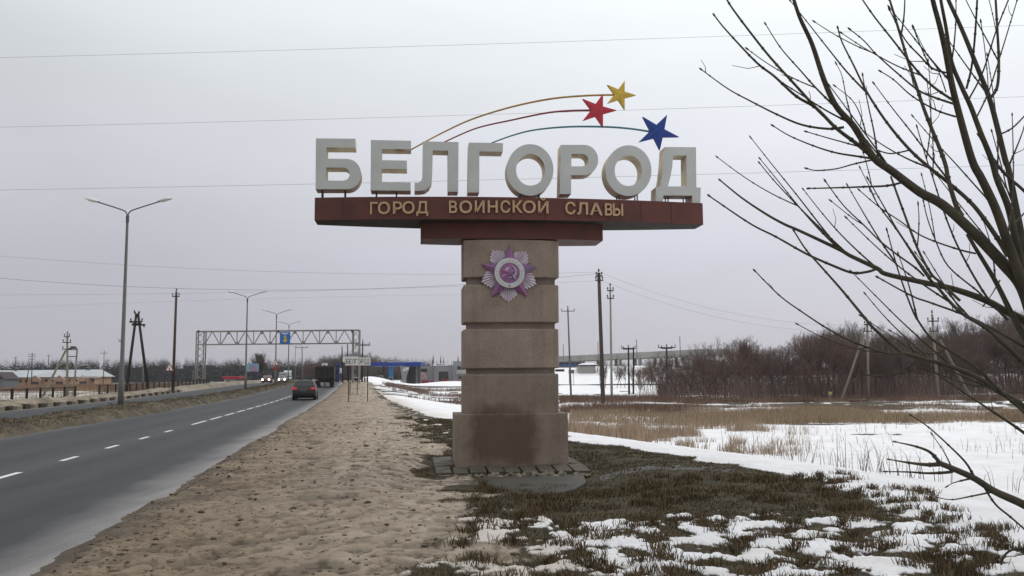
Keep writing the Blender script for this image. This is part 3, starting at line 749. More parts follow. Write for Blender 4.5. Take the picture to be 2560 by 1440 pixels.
# paving slabs leaning round the plinth, and a wet concrete apron
SLAB = mat('paving_slab', (0.112, 0.095, 0.074), 0.85, col2=(0.052, 0.046, 0.036), scale=4, bump=0.4, bscale=30)
SVF = -0.82
u0 = loc(1088, 1185, SVF)[0]; u1 = loc(1478, 1185, SVF)[0]
nsl = 9; wsl = (u1 - u0) / nsl
for i in range(nsl):
    uc = u0 + wsl * (i + .5); r = rnd.uniform
    t = Matrix.Rotation(.05 + r(-.03, .03), 3, 'X') @ Matrix.Rotation(r(-.03, .03), 3, 'Y') @ Matrix.Rotation(r(-.025, .025), 3, 'Z')
    MB().box((uc, SVF + .40 + r(-.04, .04), -.05 + r(-.02, .012)), (wsl - .03 + r(-.02, .008), .78, .075), tilt=t).build('paving_slab', SLAB, mon, bevel=.01)
for side, us in ((-1, (u0 + pu0) / 2), (1, (u1 + pu1) / 2)):
    for j in range(4):
        t = Matrix.Rotation(side * .05 + rnd.uniform(-.03, .03), 3, 'Y')
        MB().box((us, .22 + j * .42, -.03), (abs(us - (pu0 if side < 0 else pu1)) * 2 - .02, .40, .085), tilt=t).build('paving_slab', SLAB, mon, bevel=.01)
mb = MB()
for i in range(90):
    u = u0 + (u1 - u0) * rnd.random(); sz = rnd.uniform(.03, .08)
    t = Matrix.Rotation(rnd.uniform(-1, 1), 3, 'X') @ Matrix.Rotation(rnd.uniform(0, 3), 3, 'Z')
    mb.box((u, SVF - .04 + rnd.uniform(-.10, .05), -.11 + rnd.uniform(-.02, .02)), (sz * 1.6, sz, sz * .8), tilt=t)
o = mb.build('rubble', mat('rubble_stone', (0.23, 0.20, 0.15), col2=(0.11, 0.095, 0.07), scale=9), mon, bevel=.006); o['kind'] = 'stuff'
AP = mat('wet_concrete', (0.075, 0.068, 0.058), 0.7, col2=(0.036, 0.033, 0.028), scale=1.6, bump=0.3, bscale=20, spec=0.25)
def guv(px, py, z):
    p = ground(px, py, z) - MO; return (p.dot(UA), p.dot(VA))
app = [guv(px, py, -.105) for px, py in ((1072, 1210), (1100, 1227), (1160, 1239), (1260, 1242), (1370, 1236), (1435, 1222), (1465, 1204))]
mb = MB(); mb.prism(app + [(u1 - .1, -.6), (u0 + .1, -.6)], fn_plan, -.3, -.105); mb.build('apron', AP, mon, bevel=.02)
pth = [guv(px, py, .0) for px, py in ((1470, 1186), (1560, 1178), (1700, 1177), (1830, 1183), (1838, 1172), (1700, 1161), (1560, 1162), (1470, 1168))]
mb = MB(); NP = 24
top_e = [ground(px, float(np.interp(px, [1500, 1560, 1700, 1838], [1166, 1162, 1161, 1172])), 0) for px in np.linspace(1500, 1838, NP)]
bot_e = [ground(px, float(np.interp(px, [1500, 1560, 1700, 1838], [1184, 1178, 1177, 1182])), 0) for px in np.linspace(1500, 1838, NP)]
vs = []
for p_, q_ in zip(bot_e, top_e):
    for k_ in np.linspace(0, 1, 5):
        w_ = p_.lerp(q_, k_); zz_ = hz1(w_.x, w_.y) + (.006 if 0 < k_ < 1 else -.03); d_ = Vector((w_.x, w_.y, 0)) - Vector((MO.x, MO.y, 0)); vs.append((d_.dot(UA), d_.dot(VA), zz_))
mb.add(vs, [(i * 5 + j, (i + 1) * 5 + j, (i + 1) * 5 + j + 1, i * 5 + j + 1) for i in range(NP - 1) for j in range(4)]); mb.build('path', AP, mon, smooth=True)
# floodlight stub beside the third joint and a weed at the plinth corner
ux, uz = loc(1397, 926, .3)
MB().box((ux + .02, .3, uz), (.16, .10, .045)).build('bracket', mat('bracket_grey', (0.14, 0.125, 0.11)), mon)

# ------------------------------------------------------------------ street lamps on the median
GALV = mat('galvanised', (0.125, 0.125, 0.118), 0.6, var=0.3, scale=2, metal=0.3)
LAMPW = mat('lamp_glass', (0.80, 0.80, 0.76), 0.3, var=0.05)
GH = math.atan(SL)
def lamp_tree():
    r = thing('street_lamp', 'double-arm street lamp', 'street lamp')
    MB().tube([(0, 0, -.3), (0, 0, 1.6), (0, 0, 1.62), (0, 0, 10.0)], [.15, .14, .115, .065], 10).build('pole', GALV, r, smooth=True)
    MB().tube([(0, 0, 9.85), (0, 0, 10.2)], .085, 10).build('collar', GALV, r)
    for s in (-1, 1):
        pts = smooth_poly([(0, 0, 10.1), (s * .12, 0, 10.42), (s * .6, 0, 10.62), (s * 1.65, 0, 10.96)], 5)
        MB().tube(pts, .034, 6).build('arm', GALV, r, smooth=True)
        mb = MB(); t = Matrix.Rotation(-s * .22, 3, 'Y')
        h = MB()
        prof = [(-.36, .06), (-.27, .11), (0, .14), (.27, .11), (.40, .04)]
        rings = []
        for x, w in prof:
            for a in np.linspace(0, math.pi, 7): rings.append((x, w * 1.3 * math.cos(a), w * math.sin(a)))
        fs = [(i * 7 + j, i * 7 + j + 1, (i + 1) * 7 + j + 1, (i + 1) * 7 + j) for i in range(4) for j in range(6)] + [(i * 7, (i + 1) * 7, (i + 1) * 7 + 6, i * 7 + 6) for i in range(4)]
        c = Vector((s * 1.90, 0, 11.02))
        h.add([c + t @ Vector((s * p[0], p[1], p[2])) for p in rings], fs)
        hd = h.build('lamp_head', mat('lamp_shell', (0.70, 0.70, 0.67), 0.4), r, smooth=False)
        g = MB()
        for x, w in prof[:-1]:
            pass
        pr2 = [(-.26, .03), (-.16, .085), (.05, .09), (.22, .05)]
        rg = []
        for x, w in pr2:
            for a in np.linspace(math.pi, 2 * math.pi, 7): rg.append((x, w * 1.2 * math.cos(a), w * .8 * math.sin(a) - .004))
        g.add([c + t @ Vector((s * p[0], p[1], p[2])) for p in rg], [(i * 7 + j, i * 7 + j + 1, (i + 1) * 7 + j + 1, (i + 1) * 7 + j) for i in range(3) for j in range(6)])
        g.build('lamp_lens', LAMPW, hd)
    return r
lampspec = [(44.8, -12.35, 'double-arm street lamp with tall grey pole beside the mounded median dirt, largest of its row'), (95.8, -12.65, 'double-arm street lamp second along the median, before the steel gantry'),
            (126, -12.3, 'double-arm street lamp behind the red triangle sign, third along the median'), (155, -12.6, 'double-arm street lamp just beyond the blue gantry banner, fourth along the median'),
            (260, -13, 'farthest double-arm street lamp, standing beyond the gantry')]
L0 = lamp_tree()
for i, (y, o, lab) in enumerate(lampspec):
    q = L0 if i == 0 else copy_tree(L0)
    q.location = roadp(o, y, 0.15); q['label'] = lab; q['group'] = 'street lamps on the median'
    q.rotation_euler = (0, 0, 0.03)

# ------------------------------------------------------------------ gantry over the road
GY = 140.0
STEEL = mat('gantry_steel', (0.27, 0.265, 0.26), 0.6, var=0.3, scale=0.8, col2=(0.17, 0.15, 0.14))
def P(px, py, Y=GY): return at(px, py, Y)
gl = P(503, 949); gr = P(890, 946)
gan = thing('steel_gantry', 'grey steel truss gantry on lattice towers spanning both carriageways', 'gantry', (0, 0, 0))
zt = P(503, 829).z; zb = P(503, 862).z
gx0 = P(494, 829).x; gx1 = P(899, 832).x; ty0 = P(513, 829).x; ty1 = P(883, 832).x
gz0 = float(zroad(GY)) - .3
for dy in (-.45, .45):
    for z, nm in ((zt, 'top_chord'), (zb, 'bottom_chord')):
        if dy < 0 or nm == 'top_chord':
            MB().box(((gx0 + gx1) / 2, GY + dy, z), (gx1 - gx0, .16, .2)).build(nm, STEEL, gan)
nb = 9; bw = (ty1 - ty0) / nb
for i in range(nb):
    xa = ty0 + bw * i; xm = xa + bw / 2; xb = xa + bw
    MB().bar((xa + .1, GY - .45, zb), (xm, GY - .45, zt), .13).build('diagonal', STEEL, gan)
    MB().bar((xm, GY - .45, zt), (xb - .1, GY - .45, zb), .13).build('diagonal', STEEL, gan)
    if i: MB().bar((xa, GY - .45, zb), (xa, GY - .45, zt), .12).build('strut', STEEL, gan)
    if i % 2: MB().box((xm, GY - .47, zt - .28), (.5, .05, .5)).build('gusset', STEEL, gan)
    else: MB().box((xa + .1, GY - .47, zb + .2), (.5, .05, .36)).build('gusset', STEEL, gan)
for xa, xb in ((gx0, ty0), (ty1, gx1)):
    for x in (xa, xb):
        for dy in (-.45, .45):
            MB().bar((x, GY + dy, gz0), (x, GY + dy, zt), .17).build('tower_leg', STEEL, gan)
    nz_ = 8
    for k in range(nz_):
        z0 = gz0 + (zt - gz0) * k / nz_; z1 = gz0 + (zt - gz0) * (k + 1) / nz_
        MB().bar((xa, GY - .45, z0), (xb, GY - .45, z1), .07).build('lattice', STEEL, gan)
        MB().bar((xb, GY - .45, z0), (xa, GY - .45, z1), .07).build('lattice', STEEL, gan)
for px in (499, 698, 882):
    a = P(px, 830); MB().lathe([(.12, a.z - .1), (.2, a.z), (.16, a.z + .22), (.05, a.z + .3)], (a.x, GY - .5, 0), 8).build('floodlight', POST, gan)
# banner with lion and eagle
bn0 = P(699.5, 830, GY - .7); bn1 = P(725, 858.5, GY - .7)
ban = thing('city_banner', 'blue banner with yellow lion and white eagle hung on the gantry', 'banner', (bn0.x, GY - .6, bn1.z))
w = bn1.x - bn0.x; h = bn0.z - bn1.z
MB().box((w / 2, 0, h / 2), (w, .05, h)).build('cloth', mat('banner_blue', (0.03, 0.16, 0.52), 0.7, var=0.1), ban)
def flat(poly): return [(a * w, b_ * h) for a, b_ in poly]
lion = flat([(.36, .12), (.62, .12), (.70, .22), (.66, .40), (.62, .52), (.60, .66), (.50, .72), (.40, .66), (.34, .56), (.42, .50), (.44, .38), (.30, .34), (.26, .28), (.40, .26), (.34, .18)])
MB().prism(lion, lambda u, v, d: (u, d, v), -.045, -.026).build('lion', mat('banner_gold', (0.62, 0.44, 0.05), 0.7), ban)
egl = flat([(.10, .90), (.28, .82), (.42, .80), (.50, .76), (.58, .80), (.72, .82), (.90, .90), (.72, .93), (.56, .88), (.52, .95), (.46, .88), (.28, .93)])
MB().prism(egl, lambda u, v, d: (u, d, v), -.045, -.026).build('eagle', mat('banner_white', (0.7, 0.72, 0.75), 0.7), ban)

# ------------------------------------------------------------------ city limit signs
WHITE = mat('sign_white', (0.80, 0.80, 0.77), 0.6, var=0.12)
BLACK = mat('sign_black', (0.015, 0.015, 0.016), 0.6)
BROWN = mat('post_rust', (0.045, 0.032, 0.027), 0.8)
def city_sign(lab, x0, x1, y0, y1, posts, Y, text):
    a = at(x0, y0, Y); b_ = at(x1, y1, Y); w = b_.x - a.x; h = a.z - b_.z
    pz = hz1(a.x, Y)
    t = thing('city_limit_sign', lab, 'road sign', (a.x, Y, pz))
    z0 = b_.z - pz
    pl = MB(); pl.box((w / 2, 0, z0 + h / 2), (w, .04, h)); p = pl.build('plate', WHITE, t)
    m = .02 * w
    if text:
        fr = MB()
        bt = .012
        for dz in (m, h - m): fr.box((w / 2, -.026, z0 + dz), (w - 2 * m + bt, .008, bt))
        fr2 = MB()
        for dx in (m, w - m): fr2.box((dx, -.025, z0 + h / 2), (bt, .008, h - 2 * m - bt))
        fr.v += [tuple(q) for q in fr2.v]; fr.f += [[i + len(fr.v) - len(fr2.v) for i in f] for f in fr2.f]; fr.mi += fr2.mi
        fr.build('border', BLACK, p)['kind'] = 'stuff'
        n = len(text); cw = (w - 4.2 * m) / n
        for i, ch in enumerate(text):
            vs, fs = text_shape(ch, 0.01, 0.008)
            xa = min(v.x for v in vs); xb = max(v.x for v in vs)
            k = h * .56 / .727; sx = cw * .84 / (xb - xa)
            mb = MB(); mb.f = fs; mb.mi = [0] * len(fs)
            mb.v = [(2.4 * m + cw * i + (v.x - xa) * sx, -.024 - (v.z + .01) * .4, z0 + h * .22 + v.y * k) for v in vs]
            mb.build('letter', BLACK, p)
    for px in posts:
        q = at(px, 950, Y)
        zg = hz1(q.x, Y) - pz
        MB().tube([(q.x - a.x, .05, zg - .3), (q.x - a.x, .05, z0 + h - .05)], .03, 8).build('post', BROWN, t)
city_sign('white city limit sign with black БЕЛГОРОД lettering on two thin posts', 863, 926, 894, 913.5, (871.5, 919), 56, 'БЕЛГОРОД')
city_sign('blank pale sign plate standing just behind the БЕЛГОРОД city limit sign', 857, 896, 891.5, 905, (875, 893), 74, None)
# triangular warning signs
def tri_sign(lab, px, py, Y, size, base_o, dark=False):
    c = at(px, py, Y); g = hz1(c.x, Y) if base_o is None else float(zroad(Y)) + .2
    t = thing('warning_sign', lab, 'road sign', (c.x, Y, g))
    zc = c.z - g
    def tri(r): return [(r * math.sin(a), zc + r * math.cos(a)) for a in (0, 2 * math.pi / 3, -2 * math.pi / 3)]
    MB().prism(tri(size), lambda u, v, d: (u, d, v), -.02, .01).build('rim', mat('sign_red', (0.42, 0.05, 0.05)), t)
    MB().prism(tri(size * .74), lambda u, v, d: (u, d, v), -.035, -.021).build('face', WHITE, t)
    MB().box((0, -.04, zc - size * .1), (size * .16, .006, size * .5)).build('symbol', BLACK, t)
    MB().tube([(0, .05, -.3), (0, .05, zc)], .035, 8).build('post', GALV, t)
    return t
t = tri_sign('red-rimmed triangle warning sign with plate under it on the median', 688.5, 908, 122, .62, 1)
c = at(688.5, 921, 122); MB().box((0, -.03, c.z - t.location.z), (.55, .03, .42)).build('plate', mat('sign_red', (0.42, 0.05, 0.05)), t)
tri_sign('small triangle warning sign standing beside the tall brown wooden pole', 424, 921, 92, .55, None)

# ------------------------------------------------------------------ utility poles
WOOD = mat('pole_wood', (0.085, 0.062, 0.050), 0.9, var=0.4, scale=2)
WOODD = mat('pole_wood_dark', (0.035, 0.029, 0.026), 0.9, var=0.3, scale=2)
CONC = mat('pole_concrete', (0.33, 0.31, 0.28), 0.9, var=0.25, scale=1.5)
CONCW = mat('pole_concrete_warm', (0.24, 0.215, 0.17), 0.9, var=0.25, scale=1.5)
INS = mat('insulator', (0.06, 0.055, 0.055), 0.4)
def insul(t, p, s=1.0):
    MB().lathe([(.02 * s, 0), (.02 * s, .10 * s), (.07 * s, .11 * s), (.075 * s, .17 * s), (.05 * s, .20 * s), (.06 * s, .26 * s), (.03 * s, .30 * s)], p, 8).build('insulator', INS, t)
def pole(lab, base, top, Y, m, r0=.16, r1=.10, arms=(), struts=(), name='utility_pole', group='utility poles', square=False, cap=True):
    """base/top pixels at distance Y; arms: (py, half width m, n insulators)"""
    a = at(base[0], base[1], Y); b_ = at(top[0], top[1], Y)
    g = hz1(a.x, Y)
    t = thing(name, lab, 'utility pole', (a.x, Y, g), 0, group)
    h = b_.z - g; lean = b_.x - a.x
    MB().tube([(-lean * .03, 0, -.4), (lean, 0, h)], [r0, r1], 4 if square else 8, twist=math.pi / 4).build('pole', m, t, smooth=not square)
    def pt(py):
        z = at(top[0], py, Y).z - g; return Vector((lean * z / h, 0, z))
    for py, hw, ni in arms:
        p = pt(py)
        MB().box((p.x, -.12, p.z), (2 * hw, .10, .11)).build('crossarm', m if m is not CONC and m is not CONCW else POST, t)
        for k in range(ni):
            x = p.x + (-hw + .06 + (2 * hw - .12) * k / max(1, ni - 1)); insul(t, (x, -.12, p.z + .04), 1.1)
    if cap: insul(t, (lean, 0, h - .02), 1.3)
    for (bx, by), (ux, uy) in struts:
        p = at(bx, by, Y); q = at(ux, uy, Y)
        z = hz1(p.x, Y + .6) - g
        MB().tube([(p.x - a.x, .6, min(p.z - g, z) - .2), (q.x - a.x, .1, q.z - g)], [r0 * .9, r1], 8).build('strut', m, t)
    return t, g
pole('tall brown wooden pole with one short crossarm behind the oncoming road', (432.5, 960), (441, 729), 96, WOOD, .19, .13, [(741, .42, 2)])
pole('thick dark wooden pole on the snowy field right of the stone column', (1508, 1010), (1497, 682), 77, WOOD, .20, .145, [(701, .35, 2), (690, .3, 2)])
pole('slim pale concrete pole with two insulator tiers right of the stone column', (1529.5, 1004), (1525.5, 717), 87, CONC, .17, .11, [(727, .34, 2), (746, .36, 2)], square=True)
pole('thin grey pole with T-shaped crossarm close beside the stone column', (1427, 955), (1419.5, 771), 122, mat('pole_grey', (0.16, 0.155, 0.15), 0.9), .15, .10, [(778, .95, 3)])
t, g = pole('pale concrete pole with leaning strut in the snow behind the black fence', (168, 986), (168.5, 836), 104, CONCW, .17, .11, [(842, .35, 2), (856, .5, 2), (873, .55, 2)], [((98, 992), (163, 876))])
q0 = at(180, 944, 104); q1 = at(188, 872, 104)
b0 = t.location
MB().tube([(q0.x - b0.x, .5, -.3), (q1.x - b0.x, .5, q1.z - b0.z)], [.13, .09], 8).build('second_post', CONCW, t)
for py in (871, 874, 891):
    p0 = at(168, py, 104); p1 = at(190 if py < 880 else 187, py, 104)
    MB().box(((p0.x + p1.x) / 2 - b0.x, .3, p0.z - b0.z), (p1.x - p0.x, .12, .10)).build('platform_bar', POST, t)
MB().box((at(180, 872, 104).x - b0.x, .3, at(180, 868, 104).z - b0.z), (.6, .3, .22)).build('switchgear', POST, t)
# A-frame wooden pole
Y = 100.0; a = at(343, 980, Y)
af = thing('aframe_pole', 'dark wooden A-frame pole with twin crossarms behind the black fence', 'utility pole', (a.x, Y, hz1(a.x, Y)), 0, 'utility poles'); g = af.location.z
for bx, by in ((314, 983), (373, 976)):
    p = at(bx, by, Y); q = at(343 + (bx - 343) * .07, 784, Y)
    MB().tube([(p.x - a.x, 0, -.35), (q.x - a.x, 0, q.z - g)], [.20, .14], 8).build('leg', WOODD, af, smooth=True)
for x0, x1, py, d in ((326, 357, 805, -.2), (328, 361, 812, .2), (331, 353, 810, 0)):
    p = at(x0, py, Y); q = at(x1, py, Y)
    MB().box(((p.x + q.x) / 2 - a.x, d, p.z - g), (q.x - p.x, .16, .2)).build('crossarm', WOODD, af)
for x, py in ((339, 787), (347, 787), (337, 783), (349, 785), (328, 803), (356, 803), (361, 818)):
    p = at(x, py, Y); insul(af, (p.x - a.x, -.1, p.z - g - .1), 1.5)
# farther poles on the left
for lab, base, top, Y, m, arms, st in (
    ('far grey pole behind the brick barn, west of the strutted far pole', (38, 940), (39.5, 892), 330, WOODD, [(895, .9, 2)], []),
    ('far pole with diagonal strut rising behind the brick barn roof', (80, 945), (80.5, 884), 255, WOODD, [(886, .9, 2), (891, 1.1, 2), (898, .9, 2)], [((62, 945), (74, 908))]),
    ('far slender pole behind the middle of the brick barn', (121, 940), (122, 888), 320, WOODD, [(890, .9, 2)], []),
    ('far pole with small crossarm between the brick barn and nearest street lamp', (259, 938), (260.5, 879), 240, CONCW, [(883, .9, 2)], []),
    ('short far pole next to another in front of pine forest', (268, 938), (270, 899), 300, WOODD, [(901, .7, 2)], []),
    ('dark pole partly hidden behind the nearest street lamp post', (305, 955), (303, 848), 150, WOODD, [(853, .4, 2)], []),
    ('thin pale pole standing between the legs of the wooden A-frame', (357, 962), (358, 905), 210, CONCW, [], []),
    ('pale far pole behind the left gantry tower', (482, 955), (483, 925), 260, CONCW, [], []),
    ('slim pale pole with twin lamp stub beneath the gantry truss', (757, 962), (755, 868), 190, CONCW, [(869, 1.3, 2)], []),
    ('dark pole topped with black switchgear right of the gantry tower', (905, 968), (907, 853), 150, WOODD, [(861, 1.25, 3), (864, 1.3, 2)], []),
    ('dark pole end showing above the БЕЛГОРОД sign plate', (857, 960), (855, 868), 165, WOODD, [], []),
    ('dark pole inside the right gantry tower outline', (870, 960), (869, 861), 175, WOODD, [], []),
    ('dark double-post switch pole with black T-head before the overpass', (1573, 992), (1571, 869), 118, WOODD, [(871, 1.0, 3), (873, .75, 2)], [((1585, 990), (1584, 872))]),
    ('dark T-headed pole among the trees right of the overpass', (1667, 985), (1666.5, 868), 108, WOODD, [(869, 1.1, 3), (871, .7, 2)], []),
    ('concrete pole with diagonal strut in front of the bare wood', (2172, 1012), (2168, 806), 84, CONCW, [(812, .35, 2), (828, .4, 2)], [((2098, 1030), (2160, 838))]),
    ('concrete pole with long strut behind the foreground branches', (2348, 1018), (2330, 785), 82, CONCW, [(803, .55, 3), (828, .4, 2)], [((2445, 1010), (2352, 850))])):
    pole(lab, base, top, Y, m, .15, .10, arms, st)

# ------------------------------------------------------------------ overhead wires
WIRE = mat('wire', (0.035, 0.035, 0.038), 0.6)
WIRE2 = mat('wire_pale', (0.10, 0.10, 0.11), 0.6)
def wire(lab, p0, p1, sag, r, m=WIRE, n=40, group='overhead wires', ext=0.0):
    p0 = Vector(p0); p1 = Vector(p1); pts = []
    for i in range(n + 1):
        t = i / n; p = p0.lerp(p1, t); p.z -= sag * 4 * t * (1 - t); pts.append(p - p0)
    o = MB().tube(pts, r, 5).build('power_line', m)
    o.location = p0
    return tag(o, lab, 'wire', group)
for lab, yl, ym, yr in (('topmost overhead wire, passing above the stars', 141, 104, 62), ('overhead wire crossing behind the red star', 314, 280, 241), ('overhead wire passing behind the big white letters', 468.5, 447, 414)):
    a = at(-500, yl + 14, 64); b_ = at(3000, yr - 16, 52)
    wire(lab, a, b_, 0.25, .0085)
wire('drooping wire from beyond the road to the thick wooden pole', at(-500, 640, 70), at(1494, 684, 77), 2.1, .011)
wire('upper drooping wire passing behind the nearest street lamp to the wooden pole', at(-500, 590, 72), at(1497, 680, 77), 1.3, .008, WIRE2)
wire('slack wire under the others across the road', at(-400, 735, 80), at(1493, 702, 77), .5, .007, WIRE2)
wire('low faint wire behind the A-frame pole', at(-200, 780, 110), at(1290, 735, 110), -.4, .007, WIRE2)
wire('wire from thick wooden pole toward the strutted concrete pole', at(1500, 681, 77), at(2168, 812, 84), 1.4, .007, WIRE2)
wire('lower wire leaving the thick wooden pole toward the wood', at(1503, 701, 77), at(2168, 828, 84), 1.4, .007, WIRE2)
wire('wire between the two strutted concrete poles', at(2168, 812, 84), at(2330, 803, 82), .5, .006, WIRE2)

# ------------------------------------------------------------------ fence and kerb along the oncoming road
FB = mat('fence_black', (0.012, 0.012, 0.013), 0.5)
def fence(lab, y0, n, step):
    o_ = -23.1
    b0 = roadp(o_, y0); b0.z = float(zroad(y0)) + .25
    t = thing('railing_fence', lab, 'fence', b0, 0, 'black railing fences beside the oncoming road')
    def fp(y, z): p = roadp(o_, y); return (p.x - b0.x, p.y - b0.y, float(zroad(y)) + .25 + z - b0.z)
    for i in range(n + 1):
        y = y0 + i * step
        p = fp(y, .36); MB().box((p[0], p[1], p[2]), (.12, .12, 1.22)).build('post', FB, t)
    for i in range(n):
        ya = y0 + i * step; yb = ya + step
        MB().bar(fp(ya, .90), fp(yb, .90), .06).build('rail', FB, t)
        MB().bar(fp(ya, .18), fp(yb, .18), .04).build('rail', FB, t)
        mb = MB()
        for k in range(1, 10):
            y = ya + (yb - ya) * k / 10; a = fp(y, .18); c = fp(y, .90); mb.tube([a, c], .011, 4)
        mb.build('pales', FB, t)['kind'] = 'stuff'
fence('black metal railing fence by the concrete strut pole', 44.8, 10, 2.55)
fence('black metal railing fence in front of the wooden A-frame pole', 76.8, 22, 2.55)
kb = bpy.data.objects.new('kerb', None); COL.objects.link(kb); kb['kind'] = 'structure'
KD = mat('kerb_dark', (0.045, 0.037, 0.030), 0.9, var=0.3, scale=3); KL = mat('kerb_pale', (0.27, 0.22, 0.16), 0.9, var=0.4, scale=3)
km = None
for i in range(46):
    y = 40.4 + i * 1.3
    p = roadp(-20.55, y, .10)
    if km is None:
        km = [MB().box((0, 0, 0), (.30, 1.0, .34)).build('kerb_stone', m_, kb, bevel=.05) for m_ in (KD, KL)]
        for q in km: COL.objects.unlink(q)
    q = km[i % 2].copy(); COL.objects.link(q); q.parent = kb
    q.location = p; q.rotation_euler = (rnd.uniform(-.04, .04), rnd.uniform(-.1, .1), GH + rnd.uniform(-.08, .08)); q.scale = (1, rnd.uniform(.7, 1.0), rnd.uniform(.8, 1.2))
for q in km: bpy.data.objects.remove(q)

# ------------------------------------------------------------------ vehicles
TYRE = mat('tyre', (0.012, 0.012, 0.012), 0.9)
RIM = mat('rim', (0.28, 0.28, 0.29), 0.4, metal=0.5)
GLASS = mat('car_glass', (0.012, 0.014, 0.016), 0.12, var=0, spec=0.6)
TAIL = mat('tail_light', (0.55, 0.03, 0.05), 0.3, emit=(1, .05, .08), estr=0.25)
PLATE = mat('number_plate', (0.5, 0.5, 0.48), 0.5)
TRIMB = mat('black_trim', (0.016, 0.016, 0.017), 0.7)
def wheel(t, p, r, w):
    o = MB().lathe([(r * .6, -w / 2), (r * .93, -w / 2), (r, -w / 4), (r, w / 4), (r * .93, w / 2), (r * .6, w / 2)], p, 20, 'X').build('wheel', TYRE, t)
    MB().lathe([(r * .62, -w / 2 - .008), (r * .62, w / 2 + .008)], p, 16, 'X').build('rim', RIM, o)
def loft(prof, wf, name, m, t, bev=.05):
    """side profile list (y,z); wf(y,z) half width; closed body"""
    n = len(prof); mb = MB()
    L = [(-wf(y, z), y, z) for y, z in prof]; R = [(wf(y, z), y, z) for y, z in prof]
    mb.add(L + R, [(i, (i + 1) % n, n + (i + 1) % n, n + i) for i in range(n)] + [tuple(range(n))[::-1], tuple(range(n, 2 * n))])
    return mb.build(name, m, t, bevel=bev)
def car(lab, pos, rz, paint, rear_lights=True, head=False, L=4.45, Wd=1.84, H=1.58, group='cars on the road'):
    t = thing('car', lab, 'car', pos, rz, group)
    hw = Wd / 2
    low = [(.05, .30), (0, .42), (.02, .80), (.10, 1.02), (.30, 1.06), (3.15, 1.02), (4.2, .88), (L - .05, .72), (L, .45), (L - .08, .26)]
    loft(low, lambda y, z: hw * (1 - .10 * max(0, (y - 3.6)) - (.06 if y < .3 and z < .5 else 0)) - (.05 if z > .9 else 0), 'body', paint, t, .07)
    top = [(.16, 1.03), (.42, 1.46), (.62, H - .02), (1.4, H), (2.3, H - .03), (3.25, 1.0)]
    loft(top, lambda y, z: hw - .06 - .24 * max(0, z - 1.0) / (H - 1.0), 'cabin', paint, t, .05)
    # windows as dark slabs just proud of the cabin
    def slab(pts, nm, m):
        mb = MB(); mb.add(pts, [tuple(range(len(pts)))]); return mb.build(nm, m, t, fixn=False)
    slab([(-.70, .185, 1.07), (.70, .185, 1.07), (.60, .375, 1.41), (-.60, .375, 1.41)], 'rear_window', GLASS)
    slab([(.68, 3.20, 1.06), (-.68, 3.20, 1.06), (-.56, 2.42, 1.49), (.56, 2.42, 1.49)], 'windscreen', GLASS)
    for s in (-1, 1):
        for nm, a, b_ in (('side_window', .55, 1.55), ('side_window', 1.62, 2.85)):
            x0 = s * (hw - .055); x1 = s * (hw - .235)
            slab([(x0, a, 1.08), (x0, b_, 1.08), (x1, min(b_ - .05, 2.3), H - .13), (x1, a + .12, H - .13)][::s], nm, GLASS)
        MB().box((s * (hw - .20), .045, .90), (.34, .10, .17)).build('tail_light', TAIL, t, bevel=.03)
        MB().box((s * (hw - .02), 2.75, 1.02), (.20, .12, .13)).build('mirror', paint, t, bevel=.03)
        for y in (.85, 3.55): wheel(t, (s * (hw - .12), y, .33), .33, .22)
        if head:
            MB().lathe([(.05, 0), (.17, .03), (.17, .06), (.02, .07)], (s * (hw - .28), L - .05, .68), 12, 'Y').build('headlight', mat('lit_headlight', (1, .95, .8), 0.2, emit=(1, .90, .66), estr=9), t)
        else:
            MB().box((s * (hw - .26), L - .06, .70), (.38, .10, .16)).build('headlight', LAMPW, t, bevel=.03)
    MB().box((0, -.01, .45), (Wd - .12, .12, .26)).build('rear_bumper', TRIMB, t, bevel=.04)
    MB().box((0, .0, .76), (.52, .03, .12)).build('number_plate', mat('plate_dim', (0.14, 0.13, 0.12)), t)
    MB().box((0, 1.9, .24), (Wd - .35, 3.6, .14)).build('underbody', TRIMB, t)
    for s in (-1, 1):
        MB().tube([(s * .62, .75, H + .03), (s * .62, 2.3, H + .02)], .02, 6).build('roof_rail', RIM, t)
    MB().box((0, .42, H - .01), (1.15, .16, .04)).build('roof_spoiler', paint, t, bevel=.015)
    return t
rz = GH
car('dark grey hatchback with red tail lights driving away along the road', roadp(-4.35, 67.5), rz, mat('paint_dark', (0.018, 0.020, 0.020), 0.35, var=.2, spec=.5))
t = car('dark red car with lit headlights coming along the oncoming road', roadp(-18.0, 178), rz + math.pi, mat('paint_maroon', (0.12, 0.025, 0.02), 0.4), head=True)
car('silver car with lit headlights behind the dark red one', roadp(-16.2, 205), rz + math.pi + .06, mat('paint_silver', (0.3, 0.3, 0.31), 0.4), head=True)
# dump truck
t = thing('dump_truck', 'black high-sided dump truck driving ahead of the grey hatchback', 'truck', roadp(-4.75, 117), rz)
TR = mat('truck_black', (0.012, 0.011, 0.011), 0.7, var=.3); TRB = mat('truck_brown', (0.035, 0.027, 0.025), 0.8, var=.3)
bd = MB(); bd.box((0, 2.9, 1.95), (2.5, 5.6, 1.75)); bed = bd.build('bed', TR, t, bevel=.03)
MB().box((0, .06, 1.95), (2.44, .10, 1.55)).build('tailgate', TRB, bed, bevel=.02)
for x in (-1.0, -.35, .35, 1.0): MB().box((x, -.01, 1.95), (.09, .07, 1.6)).build('tailgate_rib', TR, bed)
MB().box((0, .05, 2.80), (2.52, .14, .12)).build('top_bar', mat('bar_grey', (0.10, 0.085, 0.08)), bed)
MB().box((0, 3.0, 2.86), (2.3, 5.2, .16)).build('tarpaulin', TRB, bed, bevel=.06)
